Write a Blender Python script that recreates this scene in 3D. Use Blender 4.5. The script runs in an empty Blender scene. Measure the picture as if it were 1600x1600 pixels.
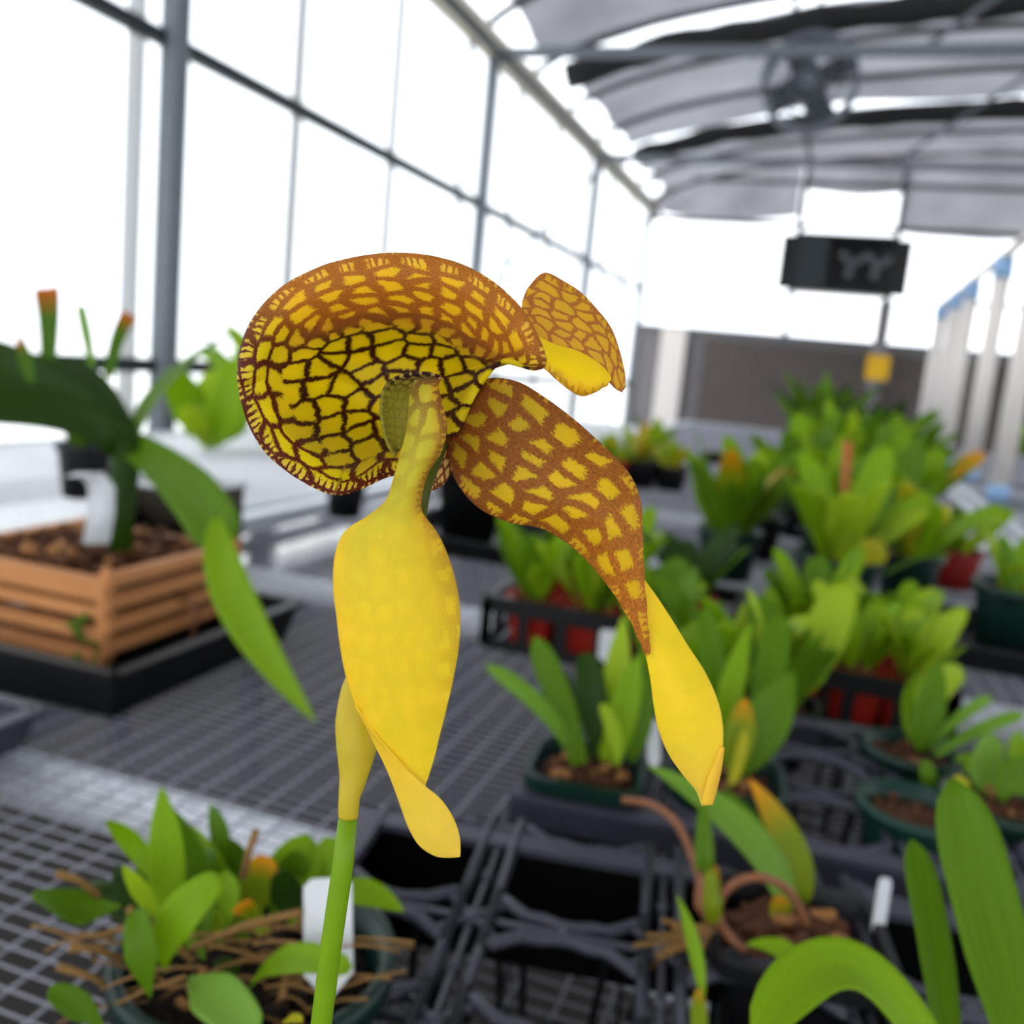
import bpy, math, random
import numpy as np
from mathutils import Vector

# ------------------------------------------------------------------ camera, world, exposure
CAMZ = 1.13
F = 1475.0
YAW = math.radians(17.8); PITCH = math.radians(9.13); ROLL = math.atan(.0975)
fw = Vector((-math.sin(YAW)*math.cos(PITCH), math.cos(YAW)*math.cos(PITCH), -math.sin(PITCH)))
r0 = Vector((math.cos(YAW), math.sin(YAW), 0)); u0 = r0.cross(fw)
RR = math.cos(ROLL)*r0 + math.sin(ROLL)*u0
UU = -math.sin(ROLL)*r0 + math.cos(ROLL)*u0
EYE = Vector((0, 0, CAMZ))
col = bpy.context.scene.collection
cam = bpy.data.cameras.new('camera'); camo = bpy.data.objects.new('camera', cam); col.objects.link(camo)
from mathutils import Matrix
camo.matrix_world = Matrix(((RR.x, UU.x, -fw.x, 0), (RR.y, UU.y, -fw.y, 0), (RR.z, UU.z, -fw.z, CAMZ), (0, 0, 0, 1)))
cam.sensor_width = 36; cam.lens = 36*F/1600
cam.clip_start = .01; cam.clip_end = 300
cam.dof.use_dof = True; cam.dof.focus_distance = .156; cam.dof.aperture_fstop = 15.5
bpy.context.scene.camera = camo
S = bpy.context.scene
S.view_settings.view_transform = 'Standard'; S.view_settings.look = 'None'
S.view_settings.gamma = 1; S.view_settings.use_curve_mapping = False
S.view_settings.exposure = 1.55
w = bpy.data.worlds.new('overcast_sky'); S.world = w; w.use_nodes = True
bgn = w.node_tree.nodes['Background']; bgn.inputs[0].default_value = (.93, .965, 1, 1); bgn.inputs[1].default_value = 1.15
sun = bpy.data.lights.new('sun', 'SUN'); sun.energy = 1.6; sun.angle = math.radians(25); sun.color = (1, .97, .92)
suno = bpy.data.objects.new('sun', sun); col.objects.link(suno)
suno.rotation_euler = Vector((.35, .55, -1.0)).to_track_quat('-Z', 'Y').to_euler()

rnd = random.Random(7)
def at(x, y, t):            # point of the place seen at a photo position, t metres along the view axis
    return EYE + (fw + RR*((x-800)/F) - UU*((y-800)/F))*t
def on(x, y, z):            # point of the place at local height z
    d = fw + RR*((x-800)/F) - UU*((y-800)/F)
    return EYE + d*(z/d.z)

# ------------------------------------------------------------------ materials
def lin(c):
    return tuple(((v/255)/12.92 if v/255 <= .04045 else ((v/255+.055)/1.055)**2.4) for v in c)
def newmat(name):
    m = bpy.data.materials.new(name); m.use_nodes = True
    nt = m.node_tree; return m, nt, nt.nodes['Principled BSDF'], nt.nodes['Material Output']
def mat(name, c, rough=.5, metal=0, var=.12, scale=30, bump=0, trans=0, spec=.3):
    m, nt, b, out = newmat(name)
    c = lin(c); N = nt.nodes; L = nt.links
    tc = N.new('ShaderNodeTexCoord'); no = N.new('ShaderNodeTexNoise'); no.inputs['Scale'].default_value = scale; no.inputs['Detail'].default_value = 4
    L.new(tc.outputs['Object'], no.inputs['Vector'])
    mx = N.new('ShaderNodeMix'); mx.data_type = 'RGBA'
    mx.inputs[6].default_value = tuple(v*(1-var) for v in c)+(1,); mx.inputs[7].default_value = tuple(min(1, v*(1+var)) for v in c)+(1,)
    L.new(no.outputs['Fac'], mx.inputs[0]); L.new(mx.outputs[2], b.inputs['Base Color'])
    b.inputs['Roughness'].default_value = rough; b.inputs['Metallic'].default_value = metal
    b.inputs['Specular IOR Level'].default_value = spec
    if bump:
        bp = N.new('ShaderNodeBump'); bp.inputs['Strength'].default_value = bump; bp.inputs['Distance'].default_value = .002
        L.new(no.outputs['Fac'], bp.inputs['Height']); L.new(bp.outputs[0], b.inputs['Normal'])
    if trans:
        t = N.new('ShaderNodeBsdfTranslucent'); L.new(mx.outputs[2], t.inputs[0])
        ms = N.new('ShaderNodeMixShader'); ms.inputs[0].default_value = trans
        L.new(b.outputs[0], ms.inputs[1]); L.new(t.outputs[0], ms.inputs[2]); L.new(ms.outputs[0], out.inputs[0])
    return m
def leafmat(name, c1, c2, tip=None, rough=.32):
    """c1 body, c2 veins streaks along the blade, tip colour near the tip (uses leaf coordinate attribute)"""
    m, nt, b, out = newmat(name); N = nt.nodes; L = nt.links
    a = N.new('ShaderNodeAttribute'); a.attribute_name = 'lc'
    sep = N.new('ShaderNodeSeparateXYZ'); L.new(a.outputs['Vector'], sep.inputs[0])
    mp = N.new('ShaderNodeMapping'); mp.inputs['Scale'].default_value = (1.5, 9, 1); L.new(a.outputs['Vector'], mp.inputs[0])
    no = N.new('ShaderNodeTexNoise'); no.inputs['Scale'].default_value = 1.6; no.inputs['Detail'].default_value = 4; L.new(mp.outputs[0], no.inputs[0])
    mx = N.new('ShaderNodeMix'); mx.data_type = 'RGBA'; mx.inputs[6].default_value = lin(c1)+(1,); mx.inputs[7].default_value = lin(c2)+(1,)
    L.new(no.outputs['Fac'], mx.inputs[0]); cur = mx.outputs[2]
    if tip:
        mr = N.new('ShaderNodeMapRange'); mr.inputs[1].default_value = .6; mr.inputs[2].default_value = .95; L.new(sep.outputs[0], mr.inputs[0])
        m2 = N.new('ShaderNodeMix'); m2.data_type = 'RGBA'; L.new(mr.outputs[0], m2.inputs[0]); L.new(cur, m2.inputs[6]); m2.inputs[7].default_value = lin(tip)+(1,)
        cur = m2.outputs[2]
    L.new(cur, b.inputs['Base Color']); b.inputs['Roughness'].default_value = .45; b.inputs['Specular IOR Level'].default_value = .22
    t = N.new('ShaderNodeBsdfTranslucent')
    hs = N.new('ShaderNodeHueSaturation'); hs.inputs['Hue'].default_value = .485; hs.inputs['Saturation'].default_value = 1.1; hs.inputs['Value'].default_value = 1.5
    L.new(cur, hs.inputs['Color']); L.new(hs.outputs[0], t.inputs[0])
    ms = N.new('ShaderNodeMixShader'); ms.inputs[0].default_value = .42
    L.new(b.outputs[0], ms.inputs[1]); L.new(t.outputs[0], ms.inputs[2]); L.new(ms.outputs[0], out.inputs[0])
    return m
LEAF = [leafmat('leaf_bright', (150, 184, 22), (114, 156, 10)),
        leafmat('leaf_mid', (112, 152, 18), (78, 118, 10)),
        leafmat('leaf_dark', (58, 90, 20), (38, 66, 10)),
        leafmat('leaf_lime', (176, 198, 46), (146, 176, 28)),
        leafmat('leaf_yellowing', (146, 162, 26), (120, 144, 18), (214, 160, 26)),
        leafmat('leaf_yellow', (206, 200, 50), (176, 180, 36)),
        leafmat('leaf_brown_tip', (90, 130, 24), (70, 112, 16), (190, 110, 20)),
        leafmat('leaf_pale', (140, 178, 70), (112, 156, 48))]

def petalmat(name):
    m, nt, b, out = newmat(name); N = nt.nodes; L = nt.links
    def attr(n):
        a = N.new('ShaderNodeAttribute'); a.attribute_name = n; return a
    def math_(op, a, b_=None, c=None, clamp=False):
        n = N.new('ShaderNodeMath'); n.operation = op; n.use_clamp = clamp
        for i, v in enumerate((a, b_, c)):
            if v is None: continue
            if isinstance(v, (int, float)): n.inputs[i].default_value = v
            else: L.new(v, n.inputs[i])
        return n.outputs[0]
    def noise(vec, sc, det=3, rough=.6):
        n = N.new('ShaderNodeTexNoise'); n.inputs['Scale'].default_value = sc; n.inputs['Detail'].default_value = det; n.inputs['Roughness'].default_value = rough
        L.new(vec, n.inputs['Vector']); return n
    def vm(op, a, b_):
        n = N.new('ShaderNodeVectorMath'); n.operation = op
        for i, v in enumerate((a, b_)):
            if isinstance(v, tuple): n.inputs[i].default_value = v
            else: L.new(v, n.inputs[i])
        return n.outputs[0]
    pat = attr('pat').outputs['Vector']; pat2 = attr('pat2').outputs['Vector']
    k = attr('ctl').outputs['Vector']; sk = N.new('ShaderNodeSeparateXYZ'); L.new(k, sk.inputs[0])      # width, strength, band
    e = attr('rim').outputs['Vector']; se = N.new('ShaderNodeSeparateXYZ'); L.new(e, se.inputs[0])      # edge mm, along mm, fringe strength
    base = attr('pig').outputs['Color']; vein = attr('vein').outputs['Color']
    def cells(p, rand, warp):
        nz = noise(p, 1.3, 3)
        off = vm('MULTIPLY', vm('SUBTRACT', nz.outputs['Color'], (.5, .5, .5)), (warp, warp, 0))
        v = N.new('ShaderNodeTexVoronoi'); v.voronoi_dimensions = '2D'; v.feature = 'DISTANCE_TO_EDGE'; v.inputs['Scale'].default_value = 1; v.inputs['Randomness'].default_value = rand
        L.new(vm('ADD', p, off), v.inputs['Vector'])
        return v.outputs['Distance']
    c1 = cells(pat, .72, .5); c2 = cells(pat2, .55, .4)
    mixd = N.new('ShaderNodeMix'); mixd.data_type = 'FLOAT'; L.new(sk.outputs[2], mixd.inputs[0]); L.new(c1, mixd.inputs[2]); L.new(c2, mixd.inputs[3])
    mv = N.new('ShaderNodeMix'); mv.data_type = 'VECTOR'; L.new(sk.outputs[2], mv.inputs[0]); L.new(pat, mv.inputs[4]); L.new(pat2, mv.inputs[5])
    grain = math_('SUBTRACT', noise(pat, 11, 5, .75).outputs['Fac'], .5)
    big = math_('SUBTRACT', noise(pat, .6, 2).outputs['Fac'], .5)
    gw = math_('MULTIPLY_ADD', sk.outputs[0], 3.0, .04)
    d = math_('MULTIPLY_ADD', grain, gw, mixd.outputs[0])
    d = math_('MULTIPLY_ADD', big, math_('MULTIPLY', sk.outputs[0], 1.1), d)
    mr = N.new('ShaderNodeMapRange'); mr.interpolation_type = 'SMOOTHSTEP'
    L.new(d, mr.inputs[0]); L.new(math_('SUBTRACT', sk.outputs[0], .035), mr.inputs[1]); L.new(math_('ADD', sk.outputs[0], .05), mr.inputs[2]); mr.inputs[3].default_value = 1; mr.inputs[4].default_value = 0
    v1 = math_('MULTIPLY', mr.outputs[0], sk.outputs[1])
    # fringe strokes running in from the rim
    cmb = N.new('ShaderNodeCombineXYZ'); L.new(se.outputs[1], cmb.inputs[0]); L.new(se.outputs[0], cmb.inputs[1])
    nf = noise(cmb.outputs[0], .9, 3)
    ph = math_('MULTIPLY_ADD', nf.outputs['Fac'], 9, math_('MULTIPLY', se.outputs[1], 5.2))
    fs = math_('SINE', ph)
    lim = math_('MULTIPLY_ADD', se.outputs[0], .62, -.55)
    fr = N.new('ShaderNodeMapRange'); fr.interpolation_type = 'SMOOTHSTEP'; L.new(math_('SUBTRACT', fs, lim), fr.inputs[0]); fr.inputs[1].default_value = 0; fr.inputs[2].default_value = .6
    v2 = math_('MULTIPLY', fr.outputs[0], se.outputs[2])
    vf = math_('MAXIMUM', v1, v2, clamp=True)
    nb = noise(pat, .9, 3)
    hs = N.new('ShaderNodeHueSaturation'); L.new(math_('MULTIPLY_ADD', nb.outputs['Fac'], .3, .95), hs.inputs['Value']); L.new(math_('MULTIPLY_ADD', nb.outputs['Fac'], -.02, .51), hs.inputs['Hue']); L.new(base, hs.inputs['Color'])
    mx = N.new('ShaderNodeMix'); mx.data_type = 'RGBA'; L.new(vf, mx.inputs[0]); L.new(hs.outputs[0], mx.inputs[6])
    hv = N.new('ShaderNodeHueSaturation'); L.new(math_('MULTIPLY_ADD', noise(pat, 9, 5, .75).outputs['Fac'], 3.0, -.45), hv.inputs['Value']); L.new(vein, hv.inputs['Color'])
    L.new(hv.outputs[0], mx.inputs[7])
    L.new(mx.outputs[2], b.inputs['Base Color']); b.inputs['Roughness'].default_value = .5; b.inputs['Specular IOR Level'].default_value = .3
    b.inputs['Sheen Weight'].default_value = .08
    bp = N.new('ShaderNodeBump'); bp.inputs['Strength'].default_value = .22; bp.inputs['Distance'].default_value = .0003
    L.new(math_('MULTIPLY_ADD', d, 1.0, math_('MULTIPLY', noise(pat, 5, 3).outputs['Fac'], .3)), bp.inputs['Height']); L.new(bp.outputs[0], b.inputs['Normal'])
    t = N.new('ShaderNodeBsdfTranslucent'); L.new(mx.outputs[2], t.inputs[0])
    ms = N.new('ShaderNodeMixShader'); ms.inputs[0].default_value = .5
    L.new(b.outputs[0], ms.inputs[1]); L.new(t.outputs[0], ms.inputs[2]); L.new(ms.outputs[0], out.inputs[0])
    return m

def panelmat(name, op, tint=(.93, .95, .97), ribs=40):
    """twin-wall sheet: clear share op, rest scattering, fine upright ribs"""
    m, nt, b, out = newmat(name); N = nt.nodes; L = nt.links; N.remove(b)
    tc = N.new('ShaderNodeTexCoord'); wv = N.new('ShaderNodeTexWave'); wv.bands_direction = 'Y' if ribs > 0 else 'X'; wv.inputs['Scale'].default_value = abs(ribs); wv.inputs['Distortion'].default_value = .4
    wv.wave_profile = 'SIN'
    L.new(tc.outputs['Object'], wv.inputs[0])
    no = N.new('ShaderNodeTexNoise'); no.inputs['Scale'].default_value = 1.7; no.inputs['Detail'].default_value = 2
    mp = N.new('ShaderNodeMapping'); mp.inputs['Scale'].default_value = (1, 3, .12); L.new(tc.outputs['Object'], mp.inputs[0]); L.new(mp.outputs[0], no.inputs[0])
    mu = N.new('ShaderNodeMath'); mu.operation = 'MULTIPLY_ADD'; L.new(wv.outputs['Fac'], mu.inputs[0]); mu.inputs[1].default_value = .35; mu2 = N.new('ShaderNodeMath'); mu2.operation = 'MULTIPLY'; L.new(no.outputs['Fac'], mu2.inputs[0]); mu2.inputs[1].default_value = .8
    L.new(mu2.outputs[0], mu.inputs[2])
    mx = N.new('ShaderNodeMix'); mx.data_type = 'RGBA'; L.new(mu.outputs[0], mx.inputs[0]); mx.clamp_factor = True
    mx.inputs[6].default_value = tint+(1,); mx.inputs[7].default_value = tuple(v*.72 for v in tint)+(1,)
    tr = N.new('ShaderNodeBsdfTransparent'); L.new(mx.outputs[2], tr.inputs[0])
    tl = N.new('ShaderNodeBsdfTranslucent'); L.new(mx.outputs[2], tl.inputs[0])
    ms = N.new('ShaderNodeMixShader'); ms.inputs[0].default_value = 1-op; L.new(tr.outputs[0], ms.inputs[1]); L.new(tl.outputs[0], ms.inputs[2]); L.new(ms.outputs[0], out.inputs[0])
    return m
def clothmat(name, op, c):
    m, nt, b, out = newmat(name); N = nt.nodes; L = nt.links
    b.inputs['Base Color'].default_value = lin(c)+(1,); b.inputs['Roughness'].default_value = .8
    tc = N.new('ShaderNodeTexCoord'); no = N.new('ShaderNodeTexNoise'); no.inputs['Scale'].default_value = 1.3; no.inputs['Detail'].default_value = 3; L.new(tc.outputs['Object'], no.inputs[0])
    mr = N.new('ShaderNodeMapRange'); L.new(no.outputs['Fac'], mr.inputs[0]); mr.inputs[1].default_value = .3; mr.inputs[2].default_value = .7; mr.inputs[3].default_value = 1-op*.75; mr.inputs[4].default_value = 1-op*1.25
    tr = N.new('ShaderNodeBsdfTransparent'); tr.inputs[0].default_value = (.96, .95, 1, 1)
    ms = N.new('ShaderNodeMixShader'); L.new(mr.outputs[0], ms.inputs[0]); L.new(tr.outputs[0], ms.inputs[1]); L.new(b.outputs[0], ms.inputs[2]); L.new(ms.outputs[0], out.inputs[0])
    return m
M = dict(
    petal=petalmat('petal'),
    wire=mat('vinyl_wire', (150, 150, 160), .5, 0, spec=.3), lit_wire=mat('lit_wire', (226, 228, 232), .5, 0), galv=mat('galvanised', (226, 230, 236), .45, .1, .1, 60), alu=mat('aluminium', (190, 195, 198), .4, .4), joint=panelmat('sheet_joint', .6, (.6, .6, .6), 3),  # second wire is for the left bench: bright daylight put into its colour
    steel=mat('frame_steel', (112, 118, 124), .6, .1, .1, spec=.3), steeldark=mat('frame_dark', (44, 50, 54), .6, .1, spec=.3), gutter=mat('gutter', (168, 160, 148), .6, .1),
    black=mat('black_plastic', (16, 16, 19), .45, 0, .2, 60, spec=.35), tray=mat('tray_plastic', (62, 62, 72), .45, 0, .2, 90, spec=.4), matt=mat('black_matt', (5, 5, 6), .7, spec=.1),
    green=mat('dark_green_plastic', (12, 40, 33), .35, 0, .15), teal=mat('sea_green_plastic', (16, 52, 42), .35, 0, .15), red=mat('terracotta_plastic', (168, 34, 16), .5, 0, .2), redpot=mat('red_plastic', (120, 24, 16), .5),
    wood=mat('cedar', (198, 134, 82), .65, 0, .22, 14, .3), moss=mat('moss', (84, 110, 30), .9, 0, .3, 300, .5), bark=mat('fir_bark', (84, 50, 30), .85, 0, .5, 90, .6), barkl=mat('light_bark', (150, 104, 60), .85, 0, .4, 120, .5), soil=mat('dark_mix', (34, 24, 17), .95, 0, .5, 150, .8),
    root=mat('dry_root', (132, 98, 52), .8, 0, .25, 200), stalk=mat('brown_stalk', (132, 84, 56), .6, 0, .25, 150), orange=mat('orange_stalk', (168, 96, 40), .6),
    white=mat('white_plastic', (226, 228, 230), .4, 0, .04, trans=.25), pvc=mat('pvc_pipe', (228, 220, 214), .45, 0, .05), blue=mat('blue_tape', (150, 186, 226), .6), yellow=mat('yellow_card', (222, 172, 30), .6), pencil=mat('pencil_mark', (150, 150, 155), .8),
    floor=mat('ground_cloth', (40, 36, 34), .9, 0, .3, 3), ground=mat('pale_gravel', (214, 212, 206), .9, 0, .1, 2), knee=mat('knee_wall', (120, 116, 118), .7, 0, .15, 1.5), wetpad=mat('wet_pad', (92, 84, 80), .9, 0, .2, 20),
    pseudo=mat('green_stem', (128, 168, 16), .4, 0, .15, 200, trans=.3), panel=panelmat('twin_wall_panel', .8), cover=panelmat('roof_cover', .85, (.9, .92, .95), 8), panelend=panelmat('end_panel', .85, (.96, .97, .98), -60),
    cloth=clothmat('shade_cloth', .15, (40, 38, 42)), bundle=clothmat('gathered_cloth', .02, (30, 30, 33)), drape=clothmat('shade_drape', .15, (40, 38, 42)),
    glassy=panelmat('clear_box', .6, (.4, .38, .33), 300),
)

# ------------------------------------------------------------------ mesh helpers
class MB:
    def __init__(s): s.v = []; s.f = []; s.a = {}; s.sm = []
    def add(s, vs, fs, smooth=True):
        o = len(s.v); s.v += [tuple(v) for v in vs]; s.f += [tuple(i+o for i in f) for f in fs]; s.sm += [smooth]*len(fs)
    def box(s, c, d, ux=(1, 0, 0), uy=(0, 1, 0), uz=None, taper=1.0):
        ux = Vector(ux).normalized(); uy = Vector(uy).normalized(); uz = ux.cross(uy) if uz is None else Vector(uz)
        c = Vector(c); vs = []
        for k in (-1, 1):
            q = taper if k < 0 else 1
            for i, j in ((-1, -1), (1, -1), (1, 1), (-1, 1)): vs.append(c+ux*(i*d[0]/2*q)+uy*(j*d[1]/2*q)+uz*(k*d[2]/2))
        s.add(vs, [(3, 2, 1, 0), (4, 5, 6, 7), (0, 1, 5, 4), (1, 2, 6, 5), (2, 3, 7, 6), (3, 0, 4, 7)], False)
    def bar(s, a, b, w_, h):
        a = Vector(a); b = Vector(b); x = (b-a); l = x.length; x.normalize()
        up = Vector((0, 0, 1)) if abs(x.z) < .95 else Vector((0, 1, 0)); y = up.cross(x).normalized()
        s.box((a+b)/2, (l, w_, h), x, y)
    def tube(s, pts, r, n=8, close=False, cap=True, flat=1.0):
        pts = [Vector(p) for p in pts]; m = len(pts)
        rs = r if isinstance(r, (list, tuple)) else [r]*m
        vs = []; prev = None
        for i, p in enumerate(pts):
            if close: t = pts[(i+1) % m]-pts[i-1]
            else: t = pts[min(i+1, m-1)]-pts[max(i-1, 0)]
            t.normalize()
            if prev is None:
                ref = Vector((0, 0, 1)) if abs(t.z) < .9 else Vector((1, 0, 0)); a = t.cross(ref).normalized()
            else:
                a = (prev-t*prev.dot(t)).normalized()
            prev = a; b = t.cross(a)
            for k in range(n):
                an = 2*math.pi*k/n; vs.append(p+(a*math.cos(an)+b*math.sin(an)*flat)*rs[i])
        fs = []
        for i in range(m if close else m-1):
            j = (i+1) % m
            for k in range(n): fs.append((i*n+k, i*n+(k+1) % n, j*n+(k+1) % n, j*n+k))
        if cap and not close: fs += [tuple(range(n-1, -1, -1)), tuple((m-1)*n+k for k in range(n))]
        s.add(vs, fs)
    def lathe(s, c, prof, n=40, sq=0, rot=0):
        """prof: (r, z) list; sq>0 makes it a rounded square"""
        vs = []; c = Vector(c)
        for r, z in prof:
            for k in range(n):
                a = 2*math.pi*(k+.5)/n; q = 1
                if sq: q = 1/((abs(math.cos(a))**sq+abs(math.sin(a))**sq)**(1/sq))
                vs.append(c+Vector((r*q*math.cos(a+rot), r*q*math.sin(a+rot), z)))
        fs = [(i*n+k, i*n+(k+1) % n, (i+1)*n+(k+1) % n, (i+1)*n+k) for i in range(len(prof)-1) for k in range(n)]
        s.add(vs, fs, sq == 0)
    def chips(s, c, r, n, size, rng, sq=False, zj=.004):
        for _ in range(n):
            if sq: x, y = rng.uniform(-r, r), rng.uniform(-r, r)
            else:
                q = r*math.sqrt(rng.random()); a = rng.random()*6.283; x, y = q*math.cos(a), q*math.sin(a)
            ax = Vector((rng.gauss(0, 1), rng.gauss(0, 1), rng.gauss(0, .4))).normalized(); ay = ax.cross(Vector((rng.gauss(0, 1), rng.gauss(0, 1), 1.2))).normalized()
            d = [size*rng.uniform(.6, 1.5), size*rng.uniform(.4, .9), size*rng.uniform(.25, .6)]
            az = ax.cross(ay); cc = Vector(c)+Vector((x, y, rng.uniform(-zj, zj)))
            vs = []
            for k in (-1, 0, 1):
                for t in range(6):
                    an = t*math.pi/3; q = (1 if k == 0 else .62)*rng.uniform(.8, 1.1)
                    vs.append(cc+ax*(math.cos(an)*d[0]*.5*q)+ay*(math.sin(an)*d[1]*.5*q)+az*(k*d[2]*.5))
            fs = [(i*6+t, i*6+(t+1) % 6, (i+1)*6+(t+1) % 6, (i+1)*6+t) for i in range(2) for t in range(6)]+[(5, 4, 3, 2, 1, 0), (12, 13, 14, 15, 16, 17)]
            s.add(vs, fs, False)
    def build(s, name, m, parent=None, thick=0):
        me = bpy.data.meshes.new(name); me.from_pydata(s.v, [], s.f); me.update()
        me.polygons.foreach_set('use_smooth', s.sm)
        for k, (ty, dat) in s.a.items():
            at_ = me.attributes.new(k, ty, 'POINT'); at_.data.foreach_set('color' if ty == 'FLOAT_COLOR' else 'vector', np.array(dat, dtype=np.float32).ravel())
        me.materials.append(m)
        o = bpy.data.objects.new(name, me); col.objects.link(o)
        if parent is not None: o.parent = parent; o.matrix_parent_inverse = Matrix.Translation(-Vector(parent.location))
        if thick:
            md = o.modifiers.new('thickness', 'SOLIDIFY'); md.thickness = thick; md.offset = 0
        return o
ALL = []
def tag(o, label, cat, group=None, kind=None):
    if label: o['label'] = label
    if cat: o['category'] = cat
    if group: o['group'] = group
    if kind: o['kind'] = kind
    return o
def thing(name, label, cat, loc, group=None):
    o = bpy.data.objects.new(name, None); col.objects.link(o); o.location = loc; o.empty_display_size = .02
    return tag(o, label, cat, group)
def struct(name, mb, m):
    o = mb.build(name, m); o['kind'] = 'structure'; return o

PROF = dict(
    lance=lambda t: max(0, math.sin(math.pi*min(1, t*.93+.07)**1.0))**.8,
    oval=lambda t: (max(0, 1-(2*(t*.97+.03)-1.08)**2*.92)**.5 if t < .995 else .25)*(.25+.75*min(1, t*2.2)),
    strap=lambda t: (.62+.38*min(1, t*2))*(1 if t < .78 else math.sqrt(max(.02, 1-((t-.78)/.22)**2))),
    blunt=lambda t: (.55+.45*t)*(1 if t < .93 else .93))
def leaf(p0, p1, p2, width, nrm=None, prof='oval', name='leaf', m=None, parent=None, fold=.25, nu=16, nv=6, twist=0):
    """blade along a quadratic curve p0-p1-p2 with a folded midrib"""
    p0, p1, p2 = Vector(p0), Vector(p1), Vector(p2); mb = MB(); vs = []; lc = []
    f = PROF[prof]
    side0 = None
    for i in range(nu+1):
        t = i/nu; p = p0*(1-t)**2+p1*(2*t*(1-t))+p2*t*t
        tan = ((p1-p0)*(1-t)+(p2-p1)*t).normalized()
        n = Vector(nrm) if nrm is not None else Vector((0, 0, 1))
        side = tan.cross(n)
        if side.length < 1e-3: side = tan.cross(Vector((0, 1, 0)))
        side.normalize()
        if side0 is not None and side.dot(side0) < 0: side = -side
        side0 = side
        nn = side.cross(tan).normalized()
        if twist:
            a = twist*t; side, nn = side*math.cos(a)+nn*math.sin(a), nn*math.cos(a)-side*math.sin(a)
        wd = width*.5*f(t)
        for j in range(nv+1):
            u = 2*j/nv-1
            vs.append(p+side*(u*wd)+nn*(abs(u)**1.5*wd*fold)); lc.append((t, u*.5, 0))
    fs = [(i*(nv+1)+j, i*(nv+1)+j+1, (i+1)*(nv+1)+j+1, (i+1)*(nv+1)+j) for i in range(nu) for j in range(nv)]
    mb.add(vs, fs); mb.a['lc'] = ('FLOAT_VECTOR', lc)
    return mb.build(name, m or LEAF[0], parent, thick=max(.0004, width*.02))

def rough_pot(mb, c, r, h, sq=0, rot=0, wall=.0018, lip=.003):
    n = 44
    mb.lathe(c, [(r*.0001, .001), (r*.76, 0), (r*.95, h*.86), (r*.95, h*.88), (r+lip, h*.88), (r+lip, h), (r-wall, h), (r*.93-wall, h*.84), (r*.74, .004), (r*.0001, .004)], n, sq, rot)

# ------------------------------------------------------------------ structure of the greenhouse
WL = -2.44; WR = 6.84; YE = 11.8; YB = -5.0; EAVE = CAMZ+1.95; CX = 2.2; HW = 4.64
RISE = .8
def arch(x): return EAVE+RISE*math.sqrt(max(0, 1-((x-CX)/HW)**2))
mb = MB(); mb.box((CX, 3.4, -.05), (9.6, 17.2, .1)); struct('floor', mb, M['floor'])
mb = MB(); mb.box((CX, 3.4, -.16), (160, 160, .1)); struct('floor_2', mb, M['ground'])
mb = MB(); mb.box((WL, (YE+YB)/2, EAVE/2), (.008, YE-YB, EAVE)); struct('wall_left', mb, M['panel'])
mb = MB(); mb.box((WR, (YE+YB)/2, EAVE/2), (.008, YE-YB, EAVE)); struct('wall_right', mb, M['panel'])
def gable(y, name, z0):
    mb = MB(); n = 40; vs = []
    for i in range(n+1):
        x = CX-HW+2*HW*i/n
        vs += [(x, y, z0), (x, y, arch(x))]
    mb.add(vs, [(2*i, 2*i+2, 2*i+3, 2*i+1) for i in range(n)], False); return struct(name, mb, M['panelend'])
gable(YE, 'wall_back', 1.7); gable(YB, 'wall_front', 0)
mb = MB(); mb.box((CX, YE-.02, .85), (2*HW, .08, 1.7)); struct('wall_back_base', mb, M['knee'])
mb = MB(); mb.box(((-1.75+7)/2, YE-.1, .85), (8.3, .05, 1.5)); struct('trim_1', mb, M['wetpad'])
mb = MB(); n = 48
for y in (YB, YE):
    pass
vs = []
for i in range(n+1):
    a = math.pi*i/n; x = CX-HW*math.cos(a); vs += [(x, YB, arch(x)+.03), (x, YE, arch(x)+.03)]
mb.add(vs, [(2*i, 2*i+1, 2*i+3, 2*i+2) for i in range(n)], True); struct('ceiling', mb, M['cover'])

k = 1
def trim(mb, m):
    global k; k += 1; return struct('trim_%d' % k, mb, m)
POSTY = [2.98-6.1, 2.98-3.05, 2.98, 6.10, 9.0]
for y in POSTY:
    mb = MB(); mb.box((WL+.06, y, EAVE/2), (.07, .075, EAVE)); trim(mb, M['steel'])
for y in (YE-.06,):
    mb = MB(); mb.box((WL+.06, y, EAVE/2), (.07, .075, EAVE)); trim(mb, M['steel'])
for z in (CAMZ+1.0, CAMZ-.15, CAMZ-.95):
    mb = MB(); mb.box((WL+.03, (YE+YB)/2, z), (.045, YE-YB, .05)); trim(mb, M['steeldark'])
# sheet joints (pale upright strips)
for y in (-1.0, .0, .92, 1.9, 2.84, 3.87, 4.82, 5.8, 6.8, 7.8, 8.8, 9.8, 10.8):
    mb = MB(); mb.box((WL+.012, y, EAVE/2), (.006, .09, EAVE)); trim(mb, M['joint'])
# eave gutter and purlin
mb = MB(); mb.box((WL+.07, (YE+YB)/2, EAVE+.02), (.14, YE-YB, .1)); trim(mb, M['gutter'])
mb = MB(); mb.tube([(WL+.16, YB, EAVE-.05), (WL+.16, YE, EAVE-.05)], .03); trim(mb, M['steeldark'])
for a, b in (((6.1, 1.45), (9.0, EAVE-.15)), ((9.0, 2.0), (11.7, EAVE-.1))):
    mb = MB(); mb.bar((WL+.03, a[0], a[1]), (WL+.03, b[0], b[1]), .02, .035); trim(mb, M['alu'])
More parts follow.
